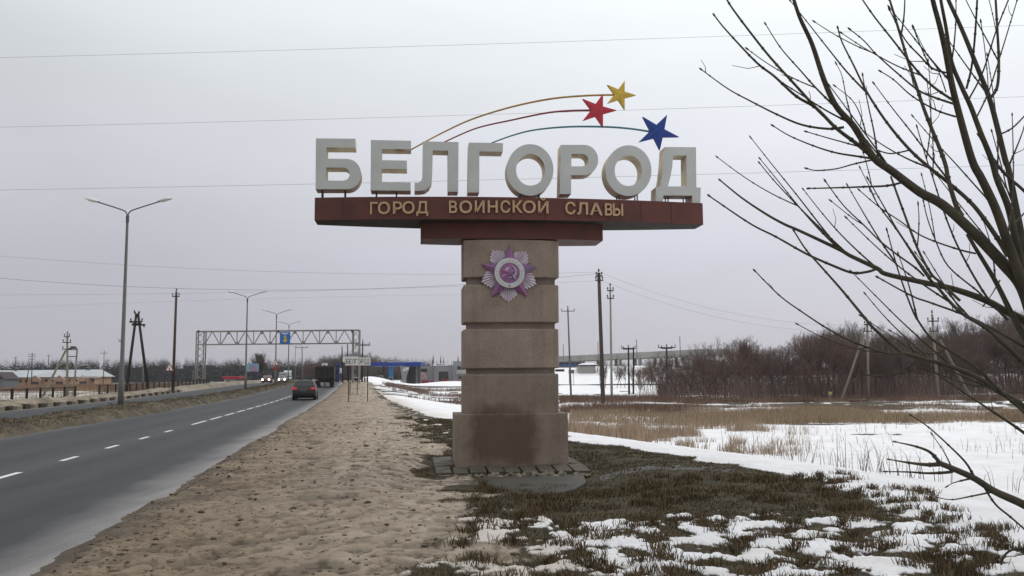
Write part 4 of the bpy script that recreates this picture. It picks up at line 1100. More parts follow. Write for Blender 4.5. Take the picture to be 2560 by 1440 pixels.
MB().box((0, 3.3, .95), (1.0, 6.6, .3)).build('chassis', TR, t)
MB().box((0, 6.75, 1.75), (2.35, 1.7, 2.0)).build('cab', TR, t, bevel=.12)
MB().box((0, .18, .72), (2.3, .12, .16)).build('underride_bar', TR, t)
for s in (-1, 1):
    MB().box((s * .9, .10, .86), (.36, .06, .13)).build('tail_light', mat('lamp_dull', (0.16, 0.02, 0.02)), t)
    MB().box((s * .95, .4, .62), (.6, .03, .6)).build('mudflap', TR, t)
    for y in (1.2, 2.5, 6.4): wheel(t, (s * .93, y, .5), .5, .5 if y < 5 else .3)
    MB().box((s * 1.35, 7.2, 2.1), (.18, .1, .55)).build('mirror', TR, t)
MB().box((-.1, .10, .62), (1.0, .02, .14)).build('number_plate', mat('plate_grey', (0.30, 0.30, 0.30)), t)
# far oncoming traffic
def van(lab, pos, rz_, paint, Wd=1.95, L=5.2, H=2.3, cab=True, name='van', cat='van'):
    t = thing(name, lab, cat, pos, rz_)
    prof = [(0, .4), (0, H - .1), (.15, H), (L - 1.5, H), (L - .9, H - .5), (L - .75, 1.2), (L, 1.0), (L, .4)]
    loft(prof, lambda y, z: Wd / 2 - (.08 if z > 1.3 else 0), 'body', paint, t, .06)
    mb = MB(); w = Wd / 2 - .16
    mb.add([(w, L - .73, 1.26), (-w, L - .73, 1.26), (-w + .06, L - 1.0, H - .52), (w - .06, L - 1.0, H - .52)], [(0, 1, 2, 3)]); mb.build('windscreen', GLASS, t, fixn=False)
    for s in (-1, 1):
        MB().box((s * (Wd / 2 - .3), L, .8), (.3, .06, .18)).build('headlight', LAMPW, t)
        MB().box((s * (Wd / 2 - .06), L - 1.6, 1.5), (.10, 1.0, .5)).build('side_window', GLASS, t)
        for y in (1.0, L - 1.0): wheel(t, (s * (Wd / 2 - .1), y, .36), .36, .24)
    MB().box((0, L + .01, .55), (Wd - .2, .1, .2)).build('bumper', TRIMB, t)
    return t
VW = mat('paint_white', (0.62, 0.62, 0.60), 0.4, var=.1); VG = mat('paint_grey', (0.20, 0.21, 0.21), 0.4)
van('grey van with pale roof following the dark red car', roadp(-16.6, 232), rz + math.pi + .06, VG, 2.0, 5.4, 2.6)
van('tall white lorry coming round the bend beneath the gantry', roadp(-15.2, 268), rz + math.pi + .09, VW, 2.4, 7.0, 3.3, name='lorry', cat='truck')

# ------------------------------------------------------------------ buildings
def pbox(t, nm, m, x0, y0, x1, y1, Y, depth, org, parent=None, bev=0.0, zmin=None):
    """box whose front face fills the pixel rectangle at distance Y"""
    a = at(x0, y0, Y); b_ = at(x1, y1, Y)
    z0 = b_.z if zmin is None else zmin
    mb = MB(); mb.box(((a.x + b_.x) / 2 - org[0], Y + depth / 2 - org[1], (a.z + z0) / 2 - org[2]), (abs(b_.x - a.x), depth, a.z - z0))
    return mb.build(nm, m, parent or t, bevel=bev)
# brick barn far left
BY = 285.0
a = at(30, 960, BY); gz = hz1(a.x, BY) - .2
barn = thing('brick_barn', 'long low orange brick barn with grey metal roof and gabled porches', 'barn', (a.x, BY, gz)); BO = Vector((a.x, BY, gz))
BRK = mat('orange_brick', (0.50, 0.31, 0.19), 0.9, col2=(0.38, 0.24, 0.16), scale=.35)
ROOFG = mat('roof_grey', (0.42, 0.45, 0.47), 0.5, var=.2, scale=.2)
WIN = mat('dark_window', (0.05, 0.045, 0.045), 0.3)
xl = at(-160, 950, BY).x; xr = at(236, 950, BY).x; ez = at(120, 942, BY).z; rz_ = at(120, 929.5, BY).z
MB().box(((xl + xr) / 2 - BO.x, 6, (ez - gz) / 2), (xr - xl, 12, ez - gz)).build('wall', BRK, barn)
mb = MB(); x0 = xl - BO.x - .6; x1 = xr - BO.x + 1.0; e = ez - gz; r_ = rz_ - gz + .7
mb.add([(x0, -.7, e - .1), (x1, -.7, e - .1), (x1, 12.7, e - .1), (x0, 12.7, e - .1), (x0, 6, r_), (x1 - 1.6, 6, r_)], [(0, 1, 5, 4), (2, 3, 4, 5), (1, 2, 5), (3, 0, 4), (3, 2, 1, 0)])
roof = mb.build('roof', ROOFG, barn)
for px in (14, 141, 199):
    p = at(px, 930, BY); MB().lathe([(.5, r_ - .3), (.5, r_ + .5), (.75, r_ + .6), (.1, r_ + 1.0)], (p.x - BO.x, 6, 0), 10).build('roof_vent', GALV, roof)
FASC = mat('white_trim', (0.68, 0.68, 0.68), .6)
for pa, pb in ((22, 40), (86, 103), (147, 163), (206, 222)):
    x0 = at(pa, 950, BY).x - BO.x - .6; x1 = at(pb, 950, BY).x - BO.x + .6; xm = (x0 + x1) / 2
    po = MB(); po.prism([(x0, 0), (x1, 0), (x1, e - .9), (xm, e + .35), (x0, e - .9)], lambda u, v, d: (u, d, v), -1.6, .5); pc = po.build('porch', BRK, barn)
    for s, xe in ((-1, x0), (1, x1)):
        MB().bar((xe + s * .3, -1.75, e - .95), (xm, -1.75, e + .5), .22).build('bargeboard', FASC, pc)
    MB().box((xm, -1.63, (e - 1.4) / 2), ((x1 - x0) * .72, .06, e - 1.7)).build('gate', WIN, pc)
for px in (52, 66, 78, 116, 131, 172, 190, 233):
    p = at(px, 946, BY); MB().box((p.x - BO.x, -.03, e - 1.25), (.9, .08, .8)).build('window', WIN, barn)
p0 = at(226, 940, BY); MB().box((p0.x - BO.x + 1.4, -2.2, e - .15), (5.0, 2.6, .5)).build('canopy', FASC, barn)
# grey shed cut by the frame edge
a = at(-30, 965, 180); shed = thing('grey_shed', 'small grey-walled shed with dark roof in front of the brick barn', 'shed', (a.x, 180, hz1(a.x, 180)))
so = shed.location
pbox(shed, 'wall', mat('shed_grey', (0.17, 0.19, 0.20), .8), -60, 948, 10, 975, 180, 5, so, zmin=so.z - .3)
q = at(-60, 948, 180); q2 = at(10, 948, 180)
MB().prism([(q.x - so.x - .4, q.z - so.z), (q2.x - so.x + .4, q2.z - so.z), ((q.x + q2.x) / 2 - so.x + 1.5, q.z - so.z + 1.5)], lambda u, v, d: (u, d, v), -.4, 5.4).build('roof', mat('shed_roof', (0.06, 0.045, 0.05), .8), shed)
# filling station
FY = 212.0
p = at(980, 960, FY); FO = Vector((p.x, FY, hz1(p.x, FY)))
fs_ = thing('filling_station', 'filling station canopy with deep blue fascia on dark columns', 'filling station', FO)
BLUE = mat('fascia_blue', (0.018, 0.045, 0.23), .5, var=.1); DKW = mat('dark_wall', (0.07, 0.065, 0.062), .8); GRYW = mat('grey_wall', (0.20, 0.205, 0.21), .8, var=.1); SNOWM = mat('roof_snow', (0.80, 0.80, 0.82), .9, var=.05)
can = pbox(fs_, 'canopy', BLUE, 927, 906, 1052, 914.5, FY, 9, FO)
pbox(fs_, 'canopy_snow', SNOWM, 968, 904.6, 1050, 905.9, FY + .3, 8.4, FO, can)
for px in (959, 1011, 1041):
    pbox(fs_, 'column', GRYW if px > 1000 else DKW, px - 1.6, 914.5, px + 1.6, 962, FY + 3, .5, FO, zmin=FO.z - .4)
pbox(fs_, 'column', DKW, 1043, 914.5, 1050.5, 950, FY + .5, 1.2, FO, zmin=FO.z - .4)
pbox(fs_, 'kiosk_wall', DKW, 1006, 916, 1043, 955, FY + 8, 4, FO, zmin=FO.z - .4)
pbox(fs_, 'poster', mat('poster_blue', (0.05, 0.20, 0.40), .6, var=.25, scale=.4), 971.5, 917, 983, 947, FY + 1.5, .25, FO)
pbox(fs_, 'poster_post', DKW, 974, 947, 981, 966, FY + 1.6, .2, FO, zmin=FO.z - .5)
for px in (953, 977):
    pu = thing('fuel_pump', 'grey fuel pump under the blue canopy, ' + ('beside the blue poster' if px > 960 else 'next to the white snow heap'), 'fuel pump', (at(px, 960, FY - 3).x, FY - 3, hz1(at(px, 960, FY - 3).x, FY - 3)))
    MB().box((0, 0, .95), (1.0, .55, 1.9)).build('cabinet', GRYW, pu, bevel=.08); MB().box((0, -.29, 1.45), (.6, .03, .4)).build('display', BLACK, pu); MB().box((0, 0, .35), (1.04, .6, .7)).build('base', DKW, pu)
    MB().tube([(.5, 0, 1.5), (.7, -.1, 1.0), (.62, -.1, .5)], .04, 6).build('hose', BLACK, pu)
ps = thing('price_stele', 'grey slanting stele with white lettering before the filling station', 'sign', (at(1012, 962, FY - 8).x, FY - 8, hz1(at(1012, 962, FY - 8).x, FY - 8)))
po_ = ps.location
mb = MB(); k = [(1000, 914), (1023, 918), (1015, 944), (1015.5, 966), (1004.5, 966), (1004, 940)]
mb.prism([(at(a_, b_, FY - 8).x - po_.x, at(a_, b_, FY - 8).z - po_.z) for a_, b_ in k], lambda u, v, d: (u, d, v), 0, .5); mb.build('panel', GRYW, ps)
for i, ch in enumerate('АЗК'):
    vs, fq = text_shape(ch, .02, .02); c = at(1007.5 + i * 4.8, 928 - i * 1.6, FY - 8)
    mb = MB(); mb.f = fq; mb.mi = [0] * len(fq); mb.v = [(c.x - po_.x + v.x * .72, -.03 - v.z, c.z - po_.z + v.y * .95) for v in vs]; mb.build('letter', WHITE, ps)
# grey shop / car wash
SY = 226.0
p = at(1105, 955, SY); SO = Vector((p.x, SY, hz1(p.x, SY)))
sh = thing('grey_shop', 'grey flat-roofed car wash building with dark gate and white sign', 'building', SO)
W2 = mat('shop_grey', (0.26, 0.265, 0.275), .8, var=.12, scale=.3)
pbox(sh, 'wing', W2, 1049, 915, 1090, 952, SY + 2, 10, SO, zmin=SO.z - .5)
mblk = pbox(sh, 'main_block', W2, 1085, 913, 1133, 952, SY, 9, SO, zmin=SO.z - .5)
pbox(sh, 'tower_block', W2, 1132, 903, 1175, 952, SY - .8, 9, SO, zmin=SO.z - .5)
sg = pbox(sh, 'sign_board', WHITE, 1083, 908.5, 1120, 914, SY - .3, .25, SO)
for i, ch in enumerate('МОЙКА'):
    vs, fq = text_shape(ch, .02, .02); c = at(1091 + i * 4.5, 912.8, SY - .3)
    mb = MB(); mb.f = fq; mb.mi = [0] * len(fq); mb.v = [(c.x - SO.x + v.x * .52, SY - .33 - SO.y - v.z, c.z - SO.z + v.y * .42) for v in vs]; mb.build('letter', BLUE, sg)
gt = pbox(sh, 'gate', WIN, 1097, 929, 1121, 952, SY - .06, .2, SO)
pbox(sh, 'poster', mat('poster_pale', (0.42, 0.30, 0.31), .8, col2=(0.33, 0.06, 0.08), scale=1.3, thr=(.55, .62)), 1051.5, 930, 1068, 948, SY + 1.9, .2, SO)
pbox(sh, 'window', WIN, 1052, 922, 1068, 930, SY + 1.9, .2, SO)
for x0, x1, y0, y1 in ((1143, 1152, 915.5, 924), (1154, 1159, 915.5, 924), (1146, 1157, 941, 947)):
    pbox(sh, 'window', WIN, x0, y0, x1, y1, SY - .9, .2, SO)
pbox(sh, 'balcony', mat('balcony_grey', (0.36, 0.35, 0.34), .8), 1141, 924.5, 1172, 934, SY - 2.4, 1.6, SO)
REDB = mat('red_plastic', (0.36, 0.025, 0.04), .5, var=.2)
for lab, x0, y0, x1, y1 in (('red car parked in the dark gate of the grey building', 1106, 938, 1119, 951), ('red low barrier by the grey building wall', 1076, 944.5, 1084, 952), ('long red barrier below the pale poster', 1054, 947, 1073, 952), ('red barrier under the balcony', 1141, 946, 1154, 952)):
    c0 = at((x0 + x1) / 2, y1, SY - 4); th_ = thing('red_car' if 'car' in lab[:8] else 'red_barrier', lab, 'car' if 'car' in lab[:8] else 'barrier', (c0.x, SY - 4, hz1(c0.x, SY - 4)))
    w = at(x1, y1, SY - 4).x - at(x0, y1, SY - 4).x
    if 'car' in lab[:8]:
        loft([(0, .35), (0, .9), (.4, 1.45), (2.2, 1.45), (3.0, .9), (4.1, .8), (4.1, .35)], lambda y, z: w / 2 - (.15 if z > 1 else 0), 'body', REDB, th_, .05)
        MB().box((0, .12, 1.18), (w * .7, .1, .36)).build('rear_window', GLASS, th_)
        for s in (-1, 1):
            for y in (.8, 3.3): wheel(th_, (s * (w / 2 - .1), y, .32), .32, .2)
    else:
        h = 1.0; MB().prism([(-.3, 0), (.3, 0), (.12, h * .5), (.09, h), (-.09, h), (-.12, h * .5)], lambda u, v, d: (d, u, v), -w / 2, w / 2).build('barrier', REDB, th_)
        MB().box((0, 0, h + .03), (w * .9, .1, .06)).build('cap', REDB, th_)
# overpass
a = at(1330, 903, 262); b_ = at(1760, 884, 205)
ov = thing('overpass', 'long concrete road overpass on piers above the snowy embankment', 'bridge', (a.x, a.y, 0)); OO = Vector((a.x, a.y, 0))
CONB = mat('bridge_concrete', (0.34, 0.335, 0.31), .9, col2=(0.24, 0.23, 0.21), scale=.3)
d = (b_ - a); dl = math.hypot(d.x, d.y); ang = math.atan2(d.y, d.x)
def ovp(s, z): return Vector((a.x + d.x * s - OO.x, a.y + d.y * s - OO.y, a.z + d.z * s + z))
nsp = 9
for i in range(nsp):
    s0 = i / nsp; s1 = (i + 1) / nsp
    for zoff, hh, wd, nm in ((.0, .9, 8.0, 'girder'), (.75, .7, 8.6, 'parapet')):
        p = ovp(s0 + .002, zoff); q = ovp(s1 - .002, zoff)
        mb = MB(); nrm = Vector((-math.sin(ang), math.cos(ang), 0)) * wd
        off = Vector((0, 0, hh / 2)); vs = []
        for k_, w_ in ((p, 0), (q, 0), (q, 1), (p, 1)): vs.append(k_ + nrm * w_ - off)
        for k_, w_ in ((p, 0), (q, 0), (q, 1), (p, 1)): vs.append(k_ + nrm * w_ + off)
        mb.add(vs, [(3, 2, 1, 0), (4, 5, 6, 7), (0, 1, 5, 4), (1, 2, 6, 5), (2, 3, 7, 6), (3, 0, 4, 7)]); mb.build(nm, CONB, ov)
    p = ovp(s0, 0); gz_ = hz1(p.x + OO.x, p.y + OO.y)
    for wd in (1.0, 6.5):
        c = p + Vector((-math.sin(ang), math.cos(ang), 0)) * wd
        MB().tube([(c.x, c.y, gz_ - 1), (c.x, c.y, p.z - .4)], .45, 10).build('pier', CONB, ov)
    if i % 2 == 0: MB().tube([tuple(ovp(s0, 1.0)), tuple(ovp(s0, 4.5))], .09, 6).build('lamp_post', GALV, ov)
hut = thing('snowy_hut', 'low grey hut with snow on its dark roof below the overpass', 'hut', at(1466, 923, 196)); ho = hut.location
pbox(hut, 'wall', mat('hut_grey', (0.36, 0.35, 0.33), .8), 1445.5, 914.5, 1489, 924, 196, 5, ho, zmin=hz1(ho.x, 196) - 1.2)
rf = pbox(hut, 'roof', mat('hut_roof', (0.03, 0.035, 0.05), .7), 1444, 912.2, 1491.5, 914.4, 195.6, 6, ho)
mb = MB(); p = at(1472, 912, 196); mb.lathe([(2.4, 0), (2.0, .22), (1.2, .38), (.2, .42)], (p.x - ho.x, 2.5, p.z - ho.z - .02), 14); mb.build('snow_cap', SNOWM, rf)
gw = thing('glazed_pavilion', 'long dark glazed pavilion with blue sill under the overpass', 'building', at(1420, 913, 206)); go = gw.location
pbox(gw, 'wall', mat('pav_grey', (0.20, 0.22, 0.25), .6), 1380, 904.5, 1449, 914, 206, 6, go, zmin=hz1(go.x, 206) - 1.5)
pbox(gw, 'sill', mat('sill_blue', (0.04, 0.12, 0.32), .6), 1380, 911.5, 1449, 914, 205.7, .2, go)
for k_ in range(5): pbox(gw, 'window', WIN, 1386 + k_ * 13, 906, 1397 + k_ * 13, 911, 205.8, .15, go)
sb = thing('dark_notice_board', 'small dark notice board standing on the snow slope', 'sign', at(1430, 948, 178)); so_ = sb.location
pbox(sb, 'board', mat('board_dark', (0.12, 0.11, 0.11), .8), 1421.5, 924.5, 1435.5, 933.5, 178, .12, so_)
for px in (1423, 1434): pbox(sb, 'leg', POST, px - .6, 933.5, px + .6, 948, 178.02, .08, so_, zmin=hz1(so_.x, 178) - .3)
# yellow marker post in the field
ym = ground(2076, 1004, -.95); t = thing('marker_post', 'little yellow-topped marker post in the dry grass', 'marker', (ym.x, ym.y, hz1(ym.x, ym.y)))
MB().tube([(0, 0, -.2), (0, 0, .85)], .035, 6).build('post', CONC, t); MB().box((0, -.05, .80), (.30, .03, .22)).build('plate', mat('yellow_plate', (0.6, 0.45, 0.12), .6), t)
# roadside signs, billboard and kiosk beyond the gantry
def far_board(name, lab, cat, x0, y0, x1, y1, Y, m, post_px, extra=None, pw=.12):
    c = at(post_px, 950, Y); g = min(hz1(c.x, Y), float(zroad(Y)))
    t = thing(name, lab, cat, (c.x, Y, g)); o = t.location
    pn = pbox(t, 'panel', m, x0, y0, x1, y1, Y, .2, o)
    zb_ = at(post_px, y1, Y).z
    MB().tube([(0, .3, -.4), (0, .3, zb_ - g + .1)], pw, 8).build('post', POST, t)
    return t, pn, o
bb, pn, o = far_board('billboard', 'blue and pink advertising billboard on a single post in the bend', 'billboard', 616, 909, 646, 929, 215, mat('ad_blue', (0.12, 0.30, 0.50), .6, col2=(0.35, 0.42, 0.50), scale=.35), 632, pw=.3)
pbox(bb, 'ad_print', mat('ad_pink', (0.42, 0.26, 0.36), .6), 627, 916, 641, 928, 214.85, .1, o, pn)
pbox(bb, 'ad_print', mat('ad_cyan', (0.25, 0.50, 0.58), .6), 617, 912, 624, 928, 214.85, .1, o, pn)
py_, pn, o = far_board('fuel_price_pylon', 'dark blue fuel price pylon rising beside the truck', 'sign', 838, 906, 848.5, 955, 186, mat('pylon_blue', (0.025, 0.035, 0.13), .5), 843)
pbox(py_, 'logo_band', mat('pylon_band', (0.06, 0.07, 0.25), .5), 837.5, 907, 849, 912, 185.8, .3, o, pn)
wb, pn, o = far_board('white_road_sign', 'white square road sign with number panel right of the blue pylon', 'road sign', 849.5, 920, 855, 929, 182, WHITE, 852)
pbox(wb, 'lower_plate', WHITE, 848.5, 930.5, 854, 932.5, 182, .2, o, pn)
ws, pn, o = far_board('arrow_sign', 'tilted white sign with dark arrow showing above the truck', 'road sign', 804.5, 908, 818, 918, 128, WHITE, 811)
MB().box((at(811, 913, 128).x - o.x, -.03, at(811, 913, 128).z - o.z), (.28, .05, .1), tilt=Matrix.Rotation(.6, 3, 'Y')).build('arrow', BLACK, pn)
ko = at(578, 958, 205); kk = thing('red_roofed_kiosk', 'white roadside kiosk with wide red roof beyond the gantry', 'kiosk', (ko.x, 205, float(zroad(205)) - .3)); o = kk.location
pbox(kk, 'wall', mat('kiosk_white', (0.55, 0.52, 0.52), .7), 560, 948, 592, 962, 205, 5, o, zmin=o.z - .3)
pbox(kk, 'roof', REDB, 556, 941, 599, 948, 204.5, 6, o, bev=.1)
pbox(kk, 'window', WIN, 566, 951, 573, 956, 204.9, .2, o)
for i, (px, Y) in enumerate(((893, 168), (889, 172), (884, 176), (912, 160), (918, 165))):
    c = at(px, 950, Y); pb_ = thing('bollard', 'dark waist-high bollard between the verge and filling station', 'bollard', (c.x, Y, hz1(c.x, Y)), 0, 'dark bollards by the filling station')
    MB().lathe([(.16, -.2), (.15, .9), (.11, 1.0), (.02, 1.03)], (0, 0, 0), 10).build('body', BLACK, pb_)
    MB().lathe([(.157, .70), (.154, .82)], (0, 0, 0), 10).build('band', WHITE, pb_)

# ------------------------------------------------------------------ vegetation
BARK = mat('bark_bare', (0.085, 0.070, 0.062), .9, var=.3, scale=2)
TWIG = mat('twig_brown', (0.135, 0.104, 0.096), .95, var=.3, scale=1)
TWIGR = mat('twig_red', (0.105, 0.064, 0.055), .95, var=.3, scale=1)
def bare_tree_mesh(seed, H=9.0, spread=.5, levels=5, nb=(6, 5, 4, 4, 3), up=.35):
    r = random.Random(seed); tr = MB(); tw = MB()
    def grow(p, d, L, rad, lev):
        k = 4 if lev < 2 else 3; pts = [p]; q = p.copy(); dd = d.copy()
        for i in range(k):
            dd = (dd + Vector((r.gauss(0, .13), r.gauss(0, .13), r.gauss(0, .08) + .05 * up))).normalized(); q = q + dd * (L / k); pts.append(q.copy())
        rr = [rad * (1 - .6 * i / k) for i in range(k + 1)]
        (tr if lev < 2 else tw).tube(pts, rr, 6 if lev == 0 else 4 if lev == 1 else 3, caps=False)
        if lev >= levels: return
        for j in range(nb[lev]):
            t = r.uniform(.35 if lev == 0 else .2, 1.0); i = min(k - 1, int(t * k)); pp = pts[i].lerp(pts[i + 1], t * k - i)
            axis = Vector((r.gauss(0, 1), r.gauss(0, 1), r.gauss(0, .6))); axis = (axis - dd * axis.dot(dd)).normalized()
            nd = (dd * (1 - spread * r.uniform(.6, 1.1)) + axis * spread * r.uniform(.7, 1.3) + Vector((0, 0, up * .6))).normalized()
            grow(pp, nd, L * r.uniform(.42, .68), max(rr[i] * .55, .010), lev + 1)
        if lev > 0: grow(q, dd, L * .5, max(rr[-1], .009), lev + 1)
    grow(Vector((0, 0, -.2)), Vector((r.gauss(0, .06), r.gauss(0, .06), 1)).normalized(), H * .55, H * .016, 0)
    for j in range(5):
        a = r.uniform(0, 6.28); grow(Vector((0, 0, H * r.uniform(.3, .5))), Vector((math.cos(a) * .55, math.sin(a) * .55, .75)).normalized(), H * .34, H * .008, 1)
    return tr, tw
def tree_proto(seed, lab, H, **k):
    tr, tw = bare_tree_mesh(seed, H, **k)
    t = thing('bare_tree', lab, 'tree')
    tr.build('trunk', BARK, t, fixn=False); tw.build('crown', mat('twig_%d' % (seed % 4), ((0.150, 0.105, 0.090), (0.160, 0.132, 0.115), (0.165, 0.100, 0.078), (0.115, 0.088, 0.078))[seed % 4], .95, var=.3, scale=1), t, fixn=False)
    return t
protos = [tree_proto(100 + i, 'x', 9.0, spread=(.5, .42, .6, .46)[i], up=(.35, .5, .25, .4)[i], nb=((6, 5, 4, 3, 2), (7, 4, 4, 3, 2), (6, 5, 4, 3, 2), (5, 5, 4, 3, 2))[i]) for i in range(4)]
used = [False] * 4
def plant(x, y, h, lab, group, k=None, sx=1.0):
    k = rnd.randrange(4) if k is None else k
    o = protos[k] if not used[k] else copy_tree(protos[k]); used[k] = True
    o.location = (x, y, hz1(x, y)); o.rotation_euler = (0, 0, rnd.uniform(0, 6.28)); s = h / 9.6; o.scale = (s * sx, s * sx, s)
    o['label'] = lab; o['group'] = group
    return o
# the wood on the right: outline of tops in the photograph
top = [(1590, 905), (1625, 882), (1660, 880), (1700, 868), (1730, 872), (1765, 852), (1800, 862), (1850, 832), (1900, 858), (1960, 842), (2030, 812), (2080, 800), (2125, 800), (2160, 838), (2230, 800), (2290, 812), (2350, 790), (2400, 785), (2450, 800), (2520, 770), (2570, 755), (2640, 745), (2800, 735)]
tx = [a for a, b_ in top]; tyy = [b_ for a, b_ in top]
WG = 'bare trees of the wood behind the field'
n = 0
for px in np.arange(1600, 2760, 21):
    for rowY in (92, 106, 122):
        if rnd.random() < (.0 if rowY == 92 and px < 1700 else .80):
            Y = rowY + rnd.uniform(-6, 6); x_ = px + rnd.uniform(-9, 9)
            a = at(x_, float(np.interp(x_, tx, tyy)) + (10 if rowY == 92 else 0) + rnd.uniform(-8, 62), Y)
            h = a.z - hz1(a.x, Y)
            if h < 2.2: continue
            plant(a.x, Y, h, {92: 'leafless brown tree on the front edge of the wood, above the red thicket', 106: 'leafless brown tree in the middle depth of the dense wood', 122: 'leafless tree at the back of the wood with crown against the sky'}[rowY], WG, sx=rnd.uniform(.8, 1.25)); n += 1
for px, py in ((2092, 797), (2120, 798), (1852, 830), (2345, 782), (2385, 784), (2230, 798), (1768, 850), (2440, 800), (2508, 770)):
    a = at(px, py, 116); plant(a.x, 116, a.z - hz1(a.x, 116), 'tall open-crowned leafless tree standing out above the wood', WG, sx=.7)
# saplings on the snow slope under the overpass
for px in (1500, 1512, 1541, 1552, 1560, 1578, 1596, 1604, 1618, 1630):
    a = at(px, 905 + rnd.uniform(-12, 14), 150); plant(a.x, 150, max(2.5, a.z - hz1(a.x, 150)), 'thin bare sapling on the snow below the overpass', 'saplings below the overpass', sx=.7)
# trees behind the gantry and filling station
for px, py in ((772, 905), (786, 896), (800, 898), (822, 888), (838, 884), (852, 880), (868, 876), (884, 874), (900, 880), (915, 884), (930, 888), (945, 894), (960, 890), (972, 898), (845, 892), (876, 886), (905, 892), (1000, 905), (1040, 908), (1062, 905)):
    Y = 255 + rnd.uniform(-14, 14); a = at(px, py, Y); plant(a.x, Y, max(5, a.z - hz1(a.x, Y)), 'grey-brown leafless tree behind the filling station and gantry', 'leafless trees behind the filling station', sx=1.6)
# poplar
tr, tw = bare_tree_mesh(300, 9.0, spread=.24, up=.8, nb=(8, 6, 4, 3, 2))
a = at(657, 878, 228); t = thing('poplar_tree', 'narrow leafless poplar standing beside the blue billboard', 'tree', (a.x, 228, hz1(a.x, 228)))
tr.build('trunk', BARK, t, fixn=False); tw.build('crown', mat('poplar_twig', (0.12, 0.10, 0.07), .95), t, fixn=False)
s = (a.z - t.location.z) / 9.6; t.scale = (s * 1.5, s * 1.5, s)
# spruces behind the grey building
PINE = mat('conifer_green', (0.018, 0.028, 0.022), .95, var=.4, scale=1.2)
def conifer_mesh(seed, H, W_, m=90):
    r = random.Random(seed); mb = MB()
    for i in range(m):
        t = (i + .5) / m; z = H * (.12 + .88 * t); L = W_ * (1 - t) ** .8 * r.uniform(.6, 1.15) + .08
        a = i * 2.4 + r.uniform(-.4, .4); d = Vector((math.cos(a), math.sin(a), -.12)); s_ = Vector((-math.sin(a), math.cos(a), 0)) * L * .32
        c = Vector((0, 0, z)); e = c + d * L + Vector((0, 0, -.1 * L)); mid = c + d * L * .55 + Vector((0, 0, .10 * L))
        mb.add([c, mid + s_, e, mid - s_, mid + Vector((0, 0, -.35 * L))], [(0, 1, 2, 3), (0, 3, 4), (3, 2, 4), (2, 1, 4), (1, 0, 4)])
    return mb
cm = conifer_mesh(5, 6, 1.5)
SPL = ['tallest pointed spruce beside the left end of the car wash sign', 'slim-topped spruce above the middle of the car wash sign', 'bushy spruce leaning on its slim neighbour above the car wash sign', 'small narrow spruce beyond the right end of the car wash sign', 'smallest spruce, next to the tower block of the car wash', 'broad spruce above the tower block with windows', 'low spruce under the tallest one, behind the car wash sign']
for i, (px, py, wd) in enumerate(((1083, 883, 12), (1102, 884, 10), (1109, 890, 11), (1119.5, 898, 6), (1129, 899, 5), (1145, 886, 13), (1092, 897, 8))):
    Y = 250; a = at(px, py, Y); g = hz1(a.x, Y); h = a.z - g
    t = thing('spruce_tree', SPL[i], 'tree', (a.x, Y, g), rnd.uniform(0, 6), 'spruces behind the car wash')
    cm.build('crown', PINE, t, fixn=False); MB().tube([(0, 0, -.2), (0, 0, 5.6)], [.14, .03], 6).build('trunk', BARK, t)
    t.scale = (wd / 2150 * Y / 2.4, wd / 2150 * Y / 2.4, h / 6)
# far pine forest along the horizon: one mass
V = []; Fq = []; At = []
cmp_ = [np.array(conifer_mesh(20 + i, 14, 2.6, 34).v) for i in range(4)]
cf = np.array([[f[0], f[1], f[2]] for f in sum([conifer_mesh(20, 14, 2.6, 34).f], []) if len(f) == 3] + [q for f in conifer_mesh(20, 14, 2.6, 34).f if len(f) == 4 for q in ([f[0], f[1], f[2]], [f[0], f[2], f[3]])])
base = 0
xs_all = []
for i in range(2400):
    t_ = rng.random(); X = -470 + 900 * t_; Yf = 560 + (abs(X + 470) * .10) + rng.uniform(0, 60)
    m_ = cmp_[rng.integers(4)].copy(); s_ = rng.uniform(.85, 1.30) * (1.0 if X < -60 else .62)
    m_ = m_ * np.array([s_ * 2.0, s_ * 2.0, s_]); m_ += np.array([X, Yf, 0.0])
    V.append(m_); Fq.append(cf + base); base += len(m_); At.append(np.full(len(m_), rng.random()))
fo = raw_mesh('pine_forest', np.concatenate(V), np.concatenate(Fq), attr_mat('forest', 'rnd', (0.008, 0.014, 0.011), (0.020, 0.027, 0.022)), attrs={'rnd': np.concatenate(At)})
tag(fo, 'dark pine forest along the far horizon', 'forest', kind='stuff')
# a dark mass filling the forest's depth
mb = MB()
for k in range(90):
    X = -480 + k * 10.4; hgt = (10.2 if X < -60 else 5.0) + 1.2 * math.sin(k * 1.7) + rnd.uniform(-.8, .8)
    mb.box((X, 640 + abs(X + 470) * .1, hgt / 2), (12.5, 30, hgt))
o = mb.build('forest_understorey', mat('forest_dark', (0.013, 0.018, 0.016), .95, var=.4, scale=.3), fixn=False); tag(o, 'dim understorey mass of the far pine forest', 'forest', kind='stuff')

